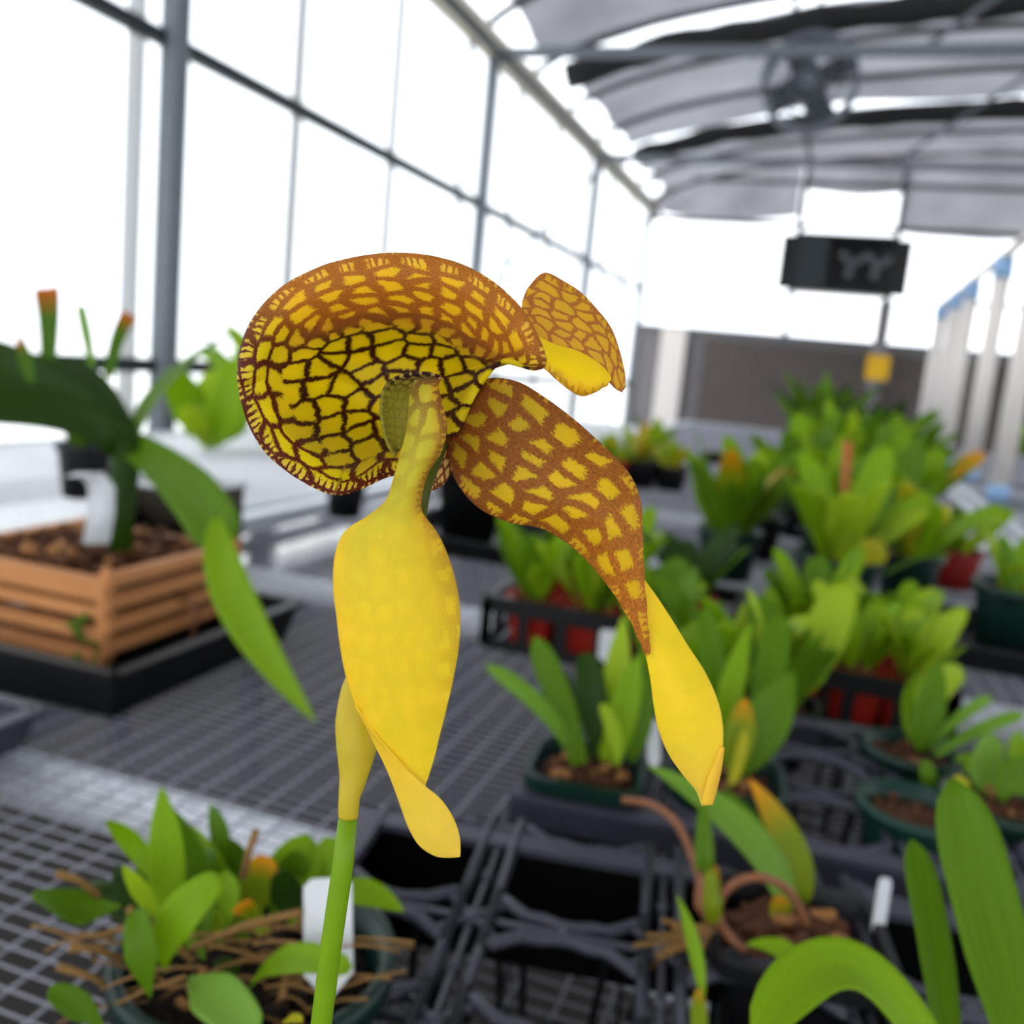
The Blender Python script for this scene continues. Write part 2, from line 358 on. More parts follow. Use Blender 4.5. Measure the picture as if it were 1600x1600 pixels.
# hoops
for i in range(18):
    y = YB+.1+i*.985
    mb = MB(); mb.tube([(CX-HW*math.cos(math.pi*j/40), y, arch(CX-HW*math.cos(math.pi*j/40))-.02) for j in range(41)], .028, 8); trim(mb, M['steeldark'])
# truss chords and webs
for y in (2.98, 6.1, 9.0):
    mb = MB(); mb.bar((WL, y, EAVE+.0), (WR, y, EAVE+.0), .05, .06)
    for x0, x1 in ((.2, 1.2), (2.2, 1.2), (2.2, 3.2), (4.2, 3.2)):
        mb.tube([(x0, y, EAVE), (x1, y, arch(x1))], .018, 6)
    trim(mb, M['steel'])
for x in (-.6, 1.6, 3.8):
    mb = MB(); mb.tube([(x, YB, arch(x)-.06), (x, YE, arch(x)-.06)], .022, 6); trim(mb, M['steel'])
# end wall frame
for x in (-.62, .45, 2.3, 4.4):
    mb = MB(); mb.box((x, YE-.08, arch(x)/2), (.07, .06, arch(x))); trim(mb, M['steel'])
for z in (1.7, 2.98, 3.45):
    hx = HW*math.sqrt(max(0, 1-max(0, (z-EAVE)/RISE)**2))-.02; mb = MB(); mb.box((CX, YE-.07, z), (2*hx, .05, .045)); trim(mb, M['steel'])
for x in (-1.9,):
    mb = MB(); mb.box((x, YE-.16, .85), (.3, .05, 1.7)); trim(mb, M['pvc'])

# shade cloth bays under the roof
def arc_sheet(x0, x1, y0, y1, drop, sag, seed):
    r = random.Random(seed); ph = r.random()*6; mb = MB(); nx, ny = 30, 14; vs = []
    for i in range(nx+1):
        for j in range(ny+1):
            xs = x0+.03*math.sin(j*1.3+ph); x = xs+(x1-xs)*i/nx; y = y0+(y1-y0)*j/ny
            vs.append((x, y, arch(x)-drop-sag*abs(math.sin(math.pi*j/ny*3))-.03*math.sin(x*3+ph)))
    mb.add(vs, [(i*(ny+1)+j, i*(ny+1)+j+1, (i+1)*(ny+1)+j+1, (i+1)*(ny+1)+j) for i in range(nx) for j in range(ny)]); return mb
names = ['nearest the camera', 'in the bay before the nearer cloth roll', 'between the two gathered cloth rolls', 'in the last bay before the end wall']
for i, (a, b) in enumerate(((-4.6, 2.9), (3.1, 6.75), (7.0, 9.35), (9.65, 11.5))):
    o = arc_sheet(-2.15, 6.3, a, b, .1, .05, i).build('shade_cloth', M['cloth'])
    tag(o, 'grey shade cloth under the roof '+names[i], 'shade cloth', 'shade cloths under the roof')
for i, (y, nm) in enumerate(((6.8, 'gathered black shade cloth roll nearer the camera, along the top edge'), (9.25, 'gathered black shade cloth roll farther away, beyond the round fan'))):
    mb = MB(); r = random.Random(i); pts = []; rs = []
    for j in range(60):
        x = -2.1+j*.14; pts.append((x, y+.02*math.sin(j*.8), arch(x)-.24-.02*abs(math.sin(j*.55)))); rs.append(.075+.012*math.sin(j*1.7)+.015*r.random())
    mb.tube(pts, rs, 10); tag(mb.build('cloth_roll', M['bundle']), nm, 'shade cloth', 'gathered shade cloth rolls')
def drape(x0, x1, zt, zb, scal, y, seed):
    mb = MB(); nx, nz = 60, 8; vs = []
    for i in range(nx+1):
        x = x0+(x1-x0)*i/nx; low = zb-scal*abs(math.sin(math.pi*(i/nx)*max(1, round((x1-x0)/1.6))))
        top = min(zt, arch(x)-.05)
        for j in range(nz+1): vs.append((x, y+.03*math.sin(x*9+j), top+(low-top)*j/nz))
    mb.add(vs, [(i*(nz+1)+j, i*(nz+1)+j+1, (i+1)*(nz+1)+j+1, (i+1)*(nz+1)+j) for i in range(nx) for j in range(nz)]); return mb
tag(drape(-2.35, -.66, 4.2, 3.06, .1, YE-.2, 1).build('wall_curtain', M['drape']), 'grey shade curtain with scalloped lower edge at the left of the end wall', 'curtain')
tag(drape(-.62, .44, 4.2, 3.34, .04, YE-.24, 2).build('wall_curtain', M['drape']), 'short grey shade curtain hanging above the square exhaust fan', 'curtain')
tag(drape(.48, 6.4, 4.2, 2.92, .03, YE-.22, 3).build('wall_curtain', M['drape']), 'wide grey shade curtain at the right of the end wall above the pipe rack', 'curtain')

# exhaust fan in the end wall
t = thing('exhaust_fan', 'square black exhaust fan housing set high in the end wall', 'fan', (-.08, YE-.2, CAMZ+1.4))
mb = MB()
for a, b in (((-.6, .44), 1.69), ((-.6, .44), 1.1)):
    mb.bar((a[0], YE-.3, CAMZ+b), (a[1], YE-.3, CAMZ+b), .35, .05)
for x in (-.6, .44): mb.bar((x, YE-.3, CAMZ+1.1), (x, YE-.3, CAMZ+1.7), .35, .05)
mb.box((-.08, YE-.14, CAMZ+1.4), (1.04, .03, .6)); mb.build('housing', M['black'], t)
mb = MB(); mb.box((-.42, YE-.49, CAMZ+1.4), (.34, .02, .58)); mb.build('side_panel', M['steeldark'], t)
mb = MB()
for i in range(6): mb.box((.1, YE-.45, CAMZ+1.15+i*.1), (.66, .02, .012))
mb.build('louvre', M['matt'], t)
for i in range(3):
    mb = MB(); a = i*2.094+.4
    for x in (.0, .27):
        d = Vector((math.cos(a), 0, math.sin(a)));mb.box(Vector((x, YE-.38, CAMZ+1.42))+d*.08, (.16, .02, .07), d, (0, 1, 0))
    mb.build('fan_blade', M['steel'], t)

# round air fan hung under the roof
fc = at(1265, 130, 6.1)
t = thing('circulation_fan', 'round caged air circulation fan hanging under the roof', 'fan', fc)
mb = MB(); ring = lambda r, y: [fc+Vector((r*math.cos(a), y, r*math.sin(a))) for a in np.linspace(0, 2*math.pi, 33)[:-1]]
for r, y in ((.29, -.06), (.29, .06), (.22, -.1), (.15, -.12), (.08, -.13)): mb.tube(ring(r, y), .007 if r < .29 else .02, 6, close=True)
for i in range(24):
    a = i*math.pi/12; mb.tube([fc+Vector((r*math.cos(a), y, r*math.sin(a))) for r, y in ((.29, .06), (.29, -.06), (.22, -.1), (.06, -.13))], .004, 4)
mb.build('cage', M['steel'], t)
mb = MB(); mb.tube([fc+Vector((0, -.12, 0)), fc+Vector((0, .16, 0))], .065, 16); mot_ = mb.build('motor', M['steel'], t)
for i in range(4):
    mb = MB(); a = i*math.pi/2+.5; d = Vector((math.cos(a), 0, math.sin(a))); e = Vector((-math.sin(a), .5, math.cos(a))).normalized()
    mb.box(fc+d*.15, (.22, .17, .004), d, e); mb.build('fan_blade', M['steeldark'], mot_)
mb = MB(); mb.tube([fc+Vector((0, 0, .29)), (fc.x, fc.y, arch(fc.x)-.05)], .012, 8); mb.build('hanger', M['steeldark'], t)

# ------------------------------------------------------------------ benches
BZ = .80
def bench(label, x0, x1, y0, y1, pipes, nm='bench', sx=.0254, sy=.0127, edge=M['galv'], wm=M['wire'], wr=.0014):
    t = thing('wire_bench', label, 'bench', ((x0+x1)/2, (y0+y1)/2, 0), 'wire mesh greenhouse benches')
    mb = MB()
    for y in np.arange(y0, y1, sy): mb.box(((x0+x1)/2, y, BZ-.001), (x1-x0, wr*.75, wr*.75))
    for x in np.arange(x0, x1, sx): mb.box((x, (y0+y1)/2, BZ-.003), (wr*1.25, y1-y0, wr))
    mb.build('wire_mesh', wm, t)
    for y in pipes:
        mb = MB(); mb.tube([(x0, y, BZ-.027), (x1, y+.085*(x1-x0)*0, BZ-.027)], .021, 14); mb.build('cross_pipe', M['galv'], t)
    mb = MB()
    for x in (x0, x1): mb.bar((x, y0, BZ-.012), (x, y1, BZ-.012), .035, .03)
    for y in (y0, y1): mb.bar((x0, y, BZ-.012), (x1, y, BZ-.012), .035, .03)
    mb.build('edge_frame', edge, t)
    mb = MB()
    for x in (x0+.25, x1-.25): mb.bar((x, y0, BZ-.07), (x, y1, BZ-.07), .035, .05)
    mb.build('rail', M['steel'], t)
    for x in (x0+.25, x1-.25):
        for y in np.arange(y0+.3, y1, 1.8):
            mb = MB(); mb.bar((x, y, 0), (x, y, BZ-.09), .04, .04); mb.build('leg', M['steeldark'], t)
    return t
bench('near wire mesh bench carrying the pot trays and the wooden basket', -.98, .47, -.1, 7.2, (.545, 1.17, 1.75, 2.35, 3.0, 3.7, 4.5, 5.5, 6.4))
bench('wire mesh bench along the bright left wall behind the strap-leaved plant', -1.95, -1.04, -.1, 5.7, (.9, 1.9, 2.9, 3.9, 4.9), sx=.0508, sy=.0127, edge=M['alu'], wm=M['lit_wire'], wr=.0026)  # whitened, thickened wires stand in for strong light on the mesh
bench('wire mesh bench on the right with the white pipe rack', .54, 1.9, 1.6, 7.3, (2.4, 3.4, 4.4, 5.4, 6.4), sx=.0508, sy=.0254)

# ------------------------------------------------------------------ trays
class Fr:      # a horizontal frame: origin + rotation
    def __init__(s, x, y, rot): s.o = Vector((x, y, 0)); s.u = Vector((math.cos(rot), math.sin(rot), 0)); s.v = Vector((-math.sin(rot), math.cos(rot), 0))
    def __call__(s, u, v, z): return s.o+s.u*u+s.v*v+Vector((0, 0, z))
def web_tray(label, fr, us, vs, h=.058, group='open web pot trays', wall=False):
    """open cell tray: rim, rounded cell mouths, ribs, star junctions, legs down to cell floors"""
    t = thing('pot_tray', label, 'tray', fr((us[0]+us[-1])/2, (vs[0]+vs[-1])/2, BZ), group)
    z = BZ+h; mb = MB()
    for v in (vs[0], vs[-1]): mb.bar(fr(us[0]-.008, v, z), fr(us[-1]+.008, v, z), .016, .004)
    for u in (us[0], us[-1]): mb.bar(fr(u, vs[0], z), fr(u, vs[-1], z), .013, .005)
    for v in (vs[0], vs[-1]): mb.bar(fr(us[0]-.008, v, z-.010), fr(us[-1]+.008, v, z-.010), .0025, .022)
    for u in (us[0], us[-1]): mb.bar(fr(u, vs[0], z-.010), fr(u, vs[-1], z-.010), .0025, .022)
    mb.build('rim', M['tray'], t)
    if wall:
        mb = MB(); mb.bar(fr(us[0]-.002, vs[0]-.003, BZ+h/2), fr(us[-1], vs[0]-.003, BZ+h/2), .002, h-.006); mb.build('back_wall', M['matt'], t)
        mb = MB(); mb.bar(fr(us[0]-.002, vs[0], BZ+h/2), fr(us[0]-.002, vs[-1], BZ+h/2), .002, h-.006); mb.build('side_wall', M['matt'], t)
        mb = MB(); mb.bar(fr(us[0], vs[1]+.004, BZ+h-.013), fr(us[-1], vs[1]+.004, BZ+h-.013), .002, .020); mb.build('dark_strip', M['matt'], t)  # black strip added to give the dark band under the web
    mb = MB(); wl = MB()
    for a, b in zip(us[:-1], us[1:]):
        for c, d in zip(vs[:-1], vs[1:]):
            cu, cv = (a+b)/2, (c+d)/2; hu, hv = (b-a)/2-.0085, (d-c)/2-.0085; k_ = .017
            base = [(-hu+k_, -hv), (-.012, -hv), (-.004, -hv-.003), (.004, -hv-.003), (.012, -hv), (hu-k_, -hv), (hu-.004, -hv+k_*.65), (hu, -hv+k_), (hu, hv-k_), (hu-.004, hv-k_*.65), (hu-k_, hv), (.012, hv), (.004, hv+.003), (-.004, hv+.003), (-.012, hv), (-hu+k_, hv), (-hu+.004, hv-k_*.65), (-hu, hv-k_), (-hu, -hv+k_), (-hu+.004, -hv+k_*.65)]
            mb.tube([fr(cu+p, cv+q, z) for p, q in base], .0032, 8, close=True)
            low = [fr(cu+p*.8, cv+q*.8, BZ+.006) for p, q in base]
            wl.tube(low, .0012, 6, close=True)
            for i in (0, 8, 10, 18): wl.bar(fr(cu+base[i][0], cv+base[i][1], z), low[i], .0035, .0025)
            for sg in (-1, 1):
                pass
                for sv in (-1, 1): mb.tube([fr(cu+sg*(hu-.008), cv+sv*(hv-.008), z), fr(cu+sg*(hu+.0085), cv+sv*(hv+.0085), z)], .0021, 6)
    for u in us[1:-1]: mb.tube([fr(u, vs[0], z-.001), fr(u, vs[-1], z-.001)], .0022, 6)
    for v in vs[1:-1]: mb.tube([fr(us[0], v, z-.001), fr(us[-1], v, z-.001)], .0022, 6)
    for u in us[1:-1]:
        for v in vs[1:-1]: mb.lathe(fr(u, v, z-.003), [(.0001, 0), (.0055, 0), (.005, .004), (.003, .006), (.0001, .0065)], 12)
        for v0, v1 in zip(vs[:-1], vs[1:]): mb.lathe(fr(u, (v0+v1)/2, z-.003), [(.0001, 0), (.0036, 0), (.003, .0045), (.0001, .0055)], 10)
    for v in vs[1:-1]:
        for a, b in zip(us[:-1], us[1:]): mb.lathe(fr((a+b)/2, v, z-.003), [(.0001, 0), (.0042, 0), (.0035, .005), (.0001, .006)], 10)
    mb.build('web', M['tray'], t); wl.build('cell_frame', M['black'], t)
    return t
def solid_tray(label, x0, x1, y0, y1, h, name='tray', windows=False, m=None, group=None, wall=.004):
    t = thing('flat_tray', label, 'tray', ((x0+x1)/2, (y0+y1)/2, BZ), group); m = m or M['black']
    mb = MB(); cx, cy = (x0+x1)/2, (y0+y1)/2
    mb.box((cx, cy, BZ+.002), (x1-x0-.02, y1-y0-.02, .004))
    if not windows:
        # slightly flaring walls
        for (ax, ay, bx, by) in ((x0, y0, x1, y0), (x1, y0, x1, y1), (x1, y1, x0, y1), (x0, y1, x0, y0)):
            q = .94; A = Vector((ax, ay, BZ+h)); B = Vector((bx, by, BZ+h)); C = Vector((cx+(bx-cx)*q, cy+(by-cy)*q, BZ)); D = Vector((cx+(ax-cx)*q, cy+(ay-cy)*q, BZ))
            nrm = (B-A).cross(D-A).normalized()*wall
            mb.add([A, B, C, D, A+nrm, B+nrm, C+nrm, D+nrm], [(0, 1, 2, 3), (7, 6, 5, 4), (0, 4, 5, 1), (3, 2, 6, 7), (0, 3, 7, 4), (1, 5, 6, 2)], False)
    mb.build('tray_body' , m, t)
    mb = MB()
    for a, b in (((x0, y0), (x1, y0)), ((x1, y0), (x1, y1)), ((x1, y1), (x0, y1)), ((x0, y1), (x0, y0))):
        mb.bar((a[0], a[1], BZ+h), (b[0], b[1], BZ+h), .012, .005)
        if windows:
            mb.bar((a[0], a[1], BZ+h-.009), (b[0], b[1], BZ+h-.009), .003, .016); mb.bar((a[0], a[1], BZ+.006), (b[0], b[1], BZ+.006), .003, .012)
            l = math.dist(a, b); n = max(2, round(l/.045))
            for i in range(n+1):
                q = i/n; p = (a[0]+(b[0]-a[0])*q, a[1]+(b[1]-a[1])*q); mb.bar((p[0], p[1], BZ+.002), (p[0], p[1], BZ+h), .012, .004)
    mb.build('rim', m, t)
    return t

TR = math.radians(9)
f1 = Fr(-.222, .472, TR)
web_tray('black open web pot tray in the foreground under the hanging yellow petals', f1, [0, .08, .173, .266, .36], [0, -.078, -.156, -.234, -.31], wall=True)
f2 = Fr(-.150, .548, math.radians(6))
web_tray('second black web tray behind the foreground one, holding the green square pots', f2, [0, .085, .15, .235, .30, .37], [.0, .08, .155, .225])
f3 = Fr(.10, .93, math.radians(5))
web_tray('black web tray at the right edge behind the tall green leaves', Fr(.235, .60, math.radians(5)), [0, .09, .18, .27], [0, .08, .16, .24])
solid_tray('long black tray holding the slatted wooden basket', -.93, -.525, .612, .90, .042)
tag(solid_tray('corner of a small grey tray at the left edge below the wooden basket', -.86, -.541, .36, .548, .03, m=M['tray']), None, None)
solid_tray('black windowed tray of red pots behind the mottled petal tip', -.34, -.07, 1.0, 1.24, .06, windows=True, group='windowed trays of red pots')
solid_tray('black windowed tray of red pots above the empty cell tray', -.035, .15, .95, 1.2, .06, windows=True, group='windowed trays of red pots')
solid_tray('low black tray under the large green pot at the right', .17, .40, 1.28, 1.52, .03)
solid_tray('low black tray under the round black pot left of the mottled petal', -.70, -.43, 1.42, 1.72, .03)

# ------------------------------------------------------------------ pots with plants
def soil(mb_parent, c, r, rng, big=.012, n=60, sq=False, dark=None, light=True):
    mb = MB(); 
    if sq: mb.box(Vector(c)-Vector((0, 0, .006)), (2*r*.97, 2*r*.97, .008))
    else: mb.lathe(Vector(c)-Vector((0, 0, .004)), [(.0001, .004), (r*.97, .003), (r*.9, -.01)], 24)
    mb.chips(c, r*.88, n, big, rng, sq); mixo = mb.build('potting_mix', M['bark'] if dark is None else dark, mb_parent)
    if light:
        mb = MB(); mb.chips(Vector(c)+Vector((0, 0, .002)), r*.8, max(3, n//8), big, rng, sq); mb.build('bark_chip', M['barkl'], mixo)['kind'] = 'stuff'
def nametag(p, top, wdt, parent=None, label=None, lean=None, m=None):
    p = Vector(p); top = Vector(top); d = (top-p); l = d.length; d.normalize()
    s = RR.copy(); s = (s-d*s.dot(d)).normalized(); n = s.cross(d)
    mb = MB(); h = .0006
    pr = [(-.5, .22), (-.5, 1-.06), (-.34, 1), (.34, 1), (.5, 1-.06), (.5, .22), (.0, 0)]
    vs = [p+s*(a*wdt)+d*(b*l)+n*k_*h for k_ in (-1, 1) for a, b in pr]; q = len(pr)
    mb.add(vs, [tuple(range(q)), tuple(range(2*q-1, q-1, -1))]+[(i, i+q, (i+1) % q+q, (i+1) % q) for i in range(q)], False)
    return tag(mb.build('plant_tag', m or M['white']), label, 'plant tag', 'white plant tags')
def plant(label, x, y, pr, ph, potm, nl, ll, lw, seed, mats=(0, 1), zb=BZ, sq=0, rot=0, spread=.55, prof='oval', cat='potted orchid', group=None, arch_=.35, big=.012, lift=0):
    r = random.Random(seed); t = thing('potted_orchid', label, cat, (x, y, zb), group)
    mb = MB(); rough_pot(mb, (x, y, zb), pr, ph, sq, rot); mb.build('pot', potm, t)
    c = Vector((x, y, zb+ph*.86)); soil(t, c, pr*.88, r, big, 26, sq=False)
    nl = int(nl*1.35+.5); lw *= 1.2
    for i in range(nl):
        a = 2*math.pi*(i*.382+r.random()*.25); q = pr*.55*math.sqrt(r.random()); b = c+Vector((q*math.cos(a), q*math.sin(a), -.002))
        L_ = ll*r.uniform(.6, 1.1); sp = spread*r.uniform(.3, 1.3); d = Vector((math.cos(a)*sp, math.sin(a)*sp, 1)).normalized()
        p1 = b+d*L_*.55; p2 = p1+(d+Vector((math.cos(a), math.sin(a), -.4))*arch_*r.uniform(.3, 1.5)).normalized()*L_*.5
        nrm = Vector((-math.cos(a), -math.sin(a), .5))+Vector((r.gauss(0, .3), r.gauss(0, .3)-.4, 0))
        leaf(b, p1, p2, lw*r.uniform(.75, 1.2), nrm, prof, 'leaf', LEAF[mats[r.randrange(len(mats))]], t, fold=.22, nu=10, nv=4, twist=r.gauss(0, .3))
    return t

# red pot seedlings in the two windowed trays
G = 'seedlings in red pots'
for i, (x, y, lab, n, L_, mt) in enumerate((
    (-.295, 1.045, 'bright seedling at the left front corner of the left red pot tray', 8, .10, (0, 1, 0)),
    (-.225, 1.045, 'broad light green seedling at the front middle of the left red pot tray', 8, .10, (0, 3, 1)),
    (-.15, 1.045, 'seedling at the right front of the left red pot tray by the white tag', 7, .09, (0, 1)),
    (-.30, 1.16, 'tall thin-leaved seedling at the back left of the left red pot tray', 6, .12, (1, 0)),
    (-.22, 1.16, 'seedling at the back middle of the left red pot tray', 7, .11, (0, 1)),
    (-.13, 1.16, 'dark leaved seedling at the back right of the left red pot tray', 7, .11, (1, 2)),
    (.005, .995, 'yellowing seedling at the left front of the right red pot tray', 7, .075, (0, 4, 3)),
    (.065, .995, 'broad bright leaved seedling at the front middle of the right red pot tray', 7, .10, (0, 3)),
    (.115, .995, 'lime leaved seedling at the right front corner of the right red pot tray', 7, .08, (3, 0)),
    (.02, 1.10, 'bushy green seedling at the back left of the right red pot tray', 9, .11, (1, 0)),
    (.10, 1.10, 'mid green seedling at the back right of the right red pot tray', 7, .09, (1, 0, 3)))):
    plant(lab, x, y, .029, .055, M['red'], n, L_, .026, 100+i, mt, zb=BZ+.005, sq=6, spread=.5, prof='oval', group=G)

# green pots on the second web tray
def pts(t, lst, dflt=0):
    """leaves given by photo position and view distance"""
    for e in lst:
        (x0, y0, t0), (x1, y1, t1), (x2, y2, t2), wpx, pf, mi = e[:6]
        nr = e[6] if len(e) > 6 else None
        tm = (t0+t2)/2; fo = e[7] if len(e) > 7 else .22
        nrm = -fw+Vector((0, 0, .25)) if nr is None else Vector(nr)
        leaf(at(x0, y0, t0), at(2*x1-.5*(x0+x2), 2*y1-.5*(y0+y2), 2*t1-.5*(t0+t2)), at(x2, y2, t2), wpx*tm/F, nrm, pf, 'leaf', LEAF[mi], t, fold=fo, nu=20, nv=8)
def potted(label, c, pr, ph, potm, sq=0, rot=0, seed=1, zb=None, big=.012, n=60, cat='potted orchid', mix=None):
    t = thing('potted_orchid', label, cat, c); mb = MB(); rough_pot(mb, c, pr, ph, sq, rot); mb.build('pot', potm, t)
    soil(t, Vector(c)+Vector((0, 0, ph*.86)), pr*.88, random.Random(seed), big, n, dark=mix)
    return t
c = on(918, 1200, -.262); c = Vector((c.x, c.y, BZ+.004))
tA = potted('orchid with strappy upright leaves in the dark green square pot near the centre', c, .036, .068, M['green'], 6, math.radians(6), 3, big=.011)
pts(tA, [((905, 1195, .62), (880, 1110, .62), (835, 995, .62), 42, 'strap', 1), ((900, 1190, .63), (850, 1110, .6), (760, 1040, .57), 26, 'strap', 7), ((930, 1190, .63), (925, 1100, .63), (915, 1020, .64), 50, 'oval', 2),
         ((960, 1195, .62), (975, 1110, .62), (1000, 1020, .62), 46, 'lance', 0), ((945, 1190, .64), (960, 1080, .64), (975, 960, .65), 46, 'lance', 3), ((985, 1190, .63), (1005, 1120, .63), (1010, 1040, .64), 32, 'lance', 1),
         ((915, 1190, .64), (890, 1120, .65), (880, 1050, .66), 30, 'strap', 2), ((965, 1200, .60), (960, 1150, .6), (940, 1100, .6), 24, 'oval', 3)])
c = on(1135, 1215, -.262); c = Vector((c.x, c.y, BZ+.004))
tB = potted('orchid with dark and yellowish leaves in a green pot behind the drooping petal tip', c, .036, .068, M['green'], 6, math.radians(6), 4, big=.011)
pts(tB, [((1150, 1210, .64), (1195, 1130, .64), (1240, 1050, .65), 74, 'lance', 1), ((1145, 1210, .63), (1155, 1150, .63), (1165, 1090, .64), 50, 'lance', 4), ((1140, 1200, .65), (1140, 1090, .66), (1175, 970, .68), 40, 'lance', 0),
         ((1130, 1200, .66), (1120, 1080, .68), (1100, 950, .7), 46, 'oval', 1), ((1140, 1220, .62), (1150, 1205, .62), (1165, 1140, .62), 18, 'strap', 5), ((1150, 1200, .66), (1200, 1050, .69), (1215, 960, .71), 50, 'oval', 1)])
for i, (x, y, lab, mt) in enumerate(((-.045, .86, 'leafy green orchid in a black pot between the two red pot trays', (0, 1, 3)), (-.10, .80, 'lower leafy orchid at the front of the gap between the red pot trays', (0, 1)), (.0, .845, 'orchid with thin bright leaves in a black pot before the right red pot tray', (0, 3, 1)))):
    plant(lab, x, y, .027, .055, M['black'], 7, .115, .03, 600+i, mt, spread=.5, sq=6, group='black pots between the red pot trays')
for i, (px, py, lab, pm) in enumerate(((1425, 1175, 'round green pot with a tall leaf just right of the empty tray cells', M['green']), (1430, 1265, 'round sea-green pot of bark chips nearest the tall glossy leaves', M['teal']))):
    c = on(px, py, -.262); c = Vector((c.x, c.y, BZ+.004))
    t = potted(lab, c, .034, .068, pm, 0, 0, 30+i, big=.010, n=30)
    if i == 0: pts(t, [((1440, 1175, .72), (1450, 1110, .72), (1470, 1030, .73), 52, 'lance', 1), ((1450, 1170, .72), (1500, 1120, .70), (1550, 1090, .7), 18, 'strap', 7), ((1460, 1180, .70), (1530, 1140, .68), (1600, 1115, .66), 20, 'strap', 7), ((1440, 1170, .74), (1450, 1090, .75), (1505, 1050, .77), 50, 'oval', 3), ((1430, 1170, .74), (1425, 1100, .75), (1440, 1050, .77), 36, 'lance', 0)])
    else: pts(t, [((1455, 1265, .66), (1450, 1215, .66), (1440, 1190, .66), 26, 'oval', 1), ((1470, 1265, .66), (1500, 1240, .65), (1490, 1215, .65), 30, 'oval', 5)])
c = on(1560, 1255, -.262); c = Vector((c.x, c.y, BZ+.004))
t = potted('green pot with mid green leaves at the right edge, behind the tall leaves', c, .036, .068, M['green'], 0, 0, 44, n=30)
pts(t, [((1560, 1250, .66), (1540, 1210, .66), (1555, 1150, .67), 55, 'oval', 7), ((1570, 1255, .64), (1580, 1220, .64), (1640, 1200, .64), 60, 'oval', 1), ((1550, 1250, .67), (1530, 1210, .68), (1500, 1180, .7), 40, 'oval', 0), ((1590, 1240, .68), (1590, 1180, .69), (1600, 1150, .7), 40, 'oval', 0)])

# dense cluster of green pots further along the bench
G = 'potted orchids along the middle of the bench'
for i, (x, y, pr, ph, pm, n, L_, lw, mt, lab) in enumerate((
    (.045, 1.50, .062, .085, 'green', 11, .17, .045, (0, 3, 1), 'large dark green pot of bright leaves and a brown stalk in the middle distance'),
    (-.13, 1.62, .055, .085, 'green', 12, .17, .04, (0, 1, 4), 'leafy orchid at the left end of the middle pot cluster'),
    (-.10, 1.85, .05, .08, 'black', 9, .15, .04, (0, 1, 3), 'bright leaved orchid behind the left end of the middle pot cluster'),
    (.03, 1.80, .05, .08, 'green', 11, .19, .045, (0, 1), 'tall bright orchid directly behind the brown stalk pot'),
    (.16, 1.66, .05, .08, 'green', 9, .15, .042, (1, 0, 5), 'orchid with one yellow leaf right of the brown stalk pot'),
    (.13, 1.98, .055, .08, 'green', 10, .19, .05, (0, 4, 1), 'orchid with broad yellowing leaves at the right of the middle cluster'),
    (.25, 1.86, .05, .07, 'redpot', 9, .12, .035, (0, 1, 3), 'orchid in a dark red pot near the bench edge at right'),
    (.285, 1.41, .065, .095, 'green', 7, .10, .04, (3, 0, 7), 'large dark green pot with a low plant on the black tray at the right edge'),
    (-.03, 2.2, .055, .09, 'black', 11, .2, .045, (0, 1), 'orchid in a black pot in the third row of the cluster, at its left'),
    (.09, 2.35, .055, .09, 'green', 12, .22, .05, (0, 1, 3), 'orchid in the third row of the cluster, right of its black pot'),
    (.22, 2.4, .05, .09, 'green', 9, .18, .045, (0, 1, 4), 'orchid in the third row of the cluster beside the bench edge'),
    (.04, 2.85, .06, .09, 'green', 14, .25, .05, (1, 0), 'bushy mid green orchid behind the third row of the cluster'),
    (.22, 2.95, .05, .09, 'black', 10, .22, .045, (1, 0), 'bushy orchid near the bench edge, in front of the white pipe rack'),
    (.0, 3.5, .06, .1, 'black', 14, .28, .05, (1, 2), 'dark bushy plant farther down the bench'),
    (.2, 3.7, .06, .1, 'black', 12, .26, .05, (1, 2), 'dark leafy plant farther down the bench, near the pipe rack foot'),
    (-.02, 4.4, .07, .12, 'black', 18, .34, .05, (1, 2), 'small dark green bush at the far end of the bench'),
    (.24, 4.6, .07, .1, 'black', 12, .22, .05, (2,), 'dim dark green plant at the far end of the bench, right of the bush'))):
    t = plant(lab, x, y, pr, ph, M[pm], n, L_, lw, 200+i, mt, spread=.6, group=G, prof='lance' if i % 2 else 'oval', sq=0)
    if i == 0:
        mb = MB(); mb.tube([at(1312, 900, 1.5), at(1318, 800, 1.5), at(1325, 690, 1.5)], [.006, .005, .008], 8); mb.build('flower_stalk', M['orange'], t)
        leaf(at(1340, 905, 1.42), at(1350, 870, 1.4), at(1345, 842, 1.4), .07, -fw, 'oval', 'leaf', LEAF[5], t)
        leaf(at(1380, 900, 1.4), at(1450, 860, 1.38), at(1480, 872, 1.35), .022, Vector((0, 0, 1)), 'strap', 'leaf', LEAF[7], t)
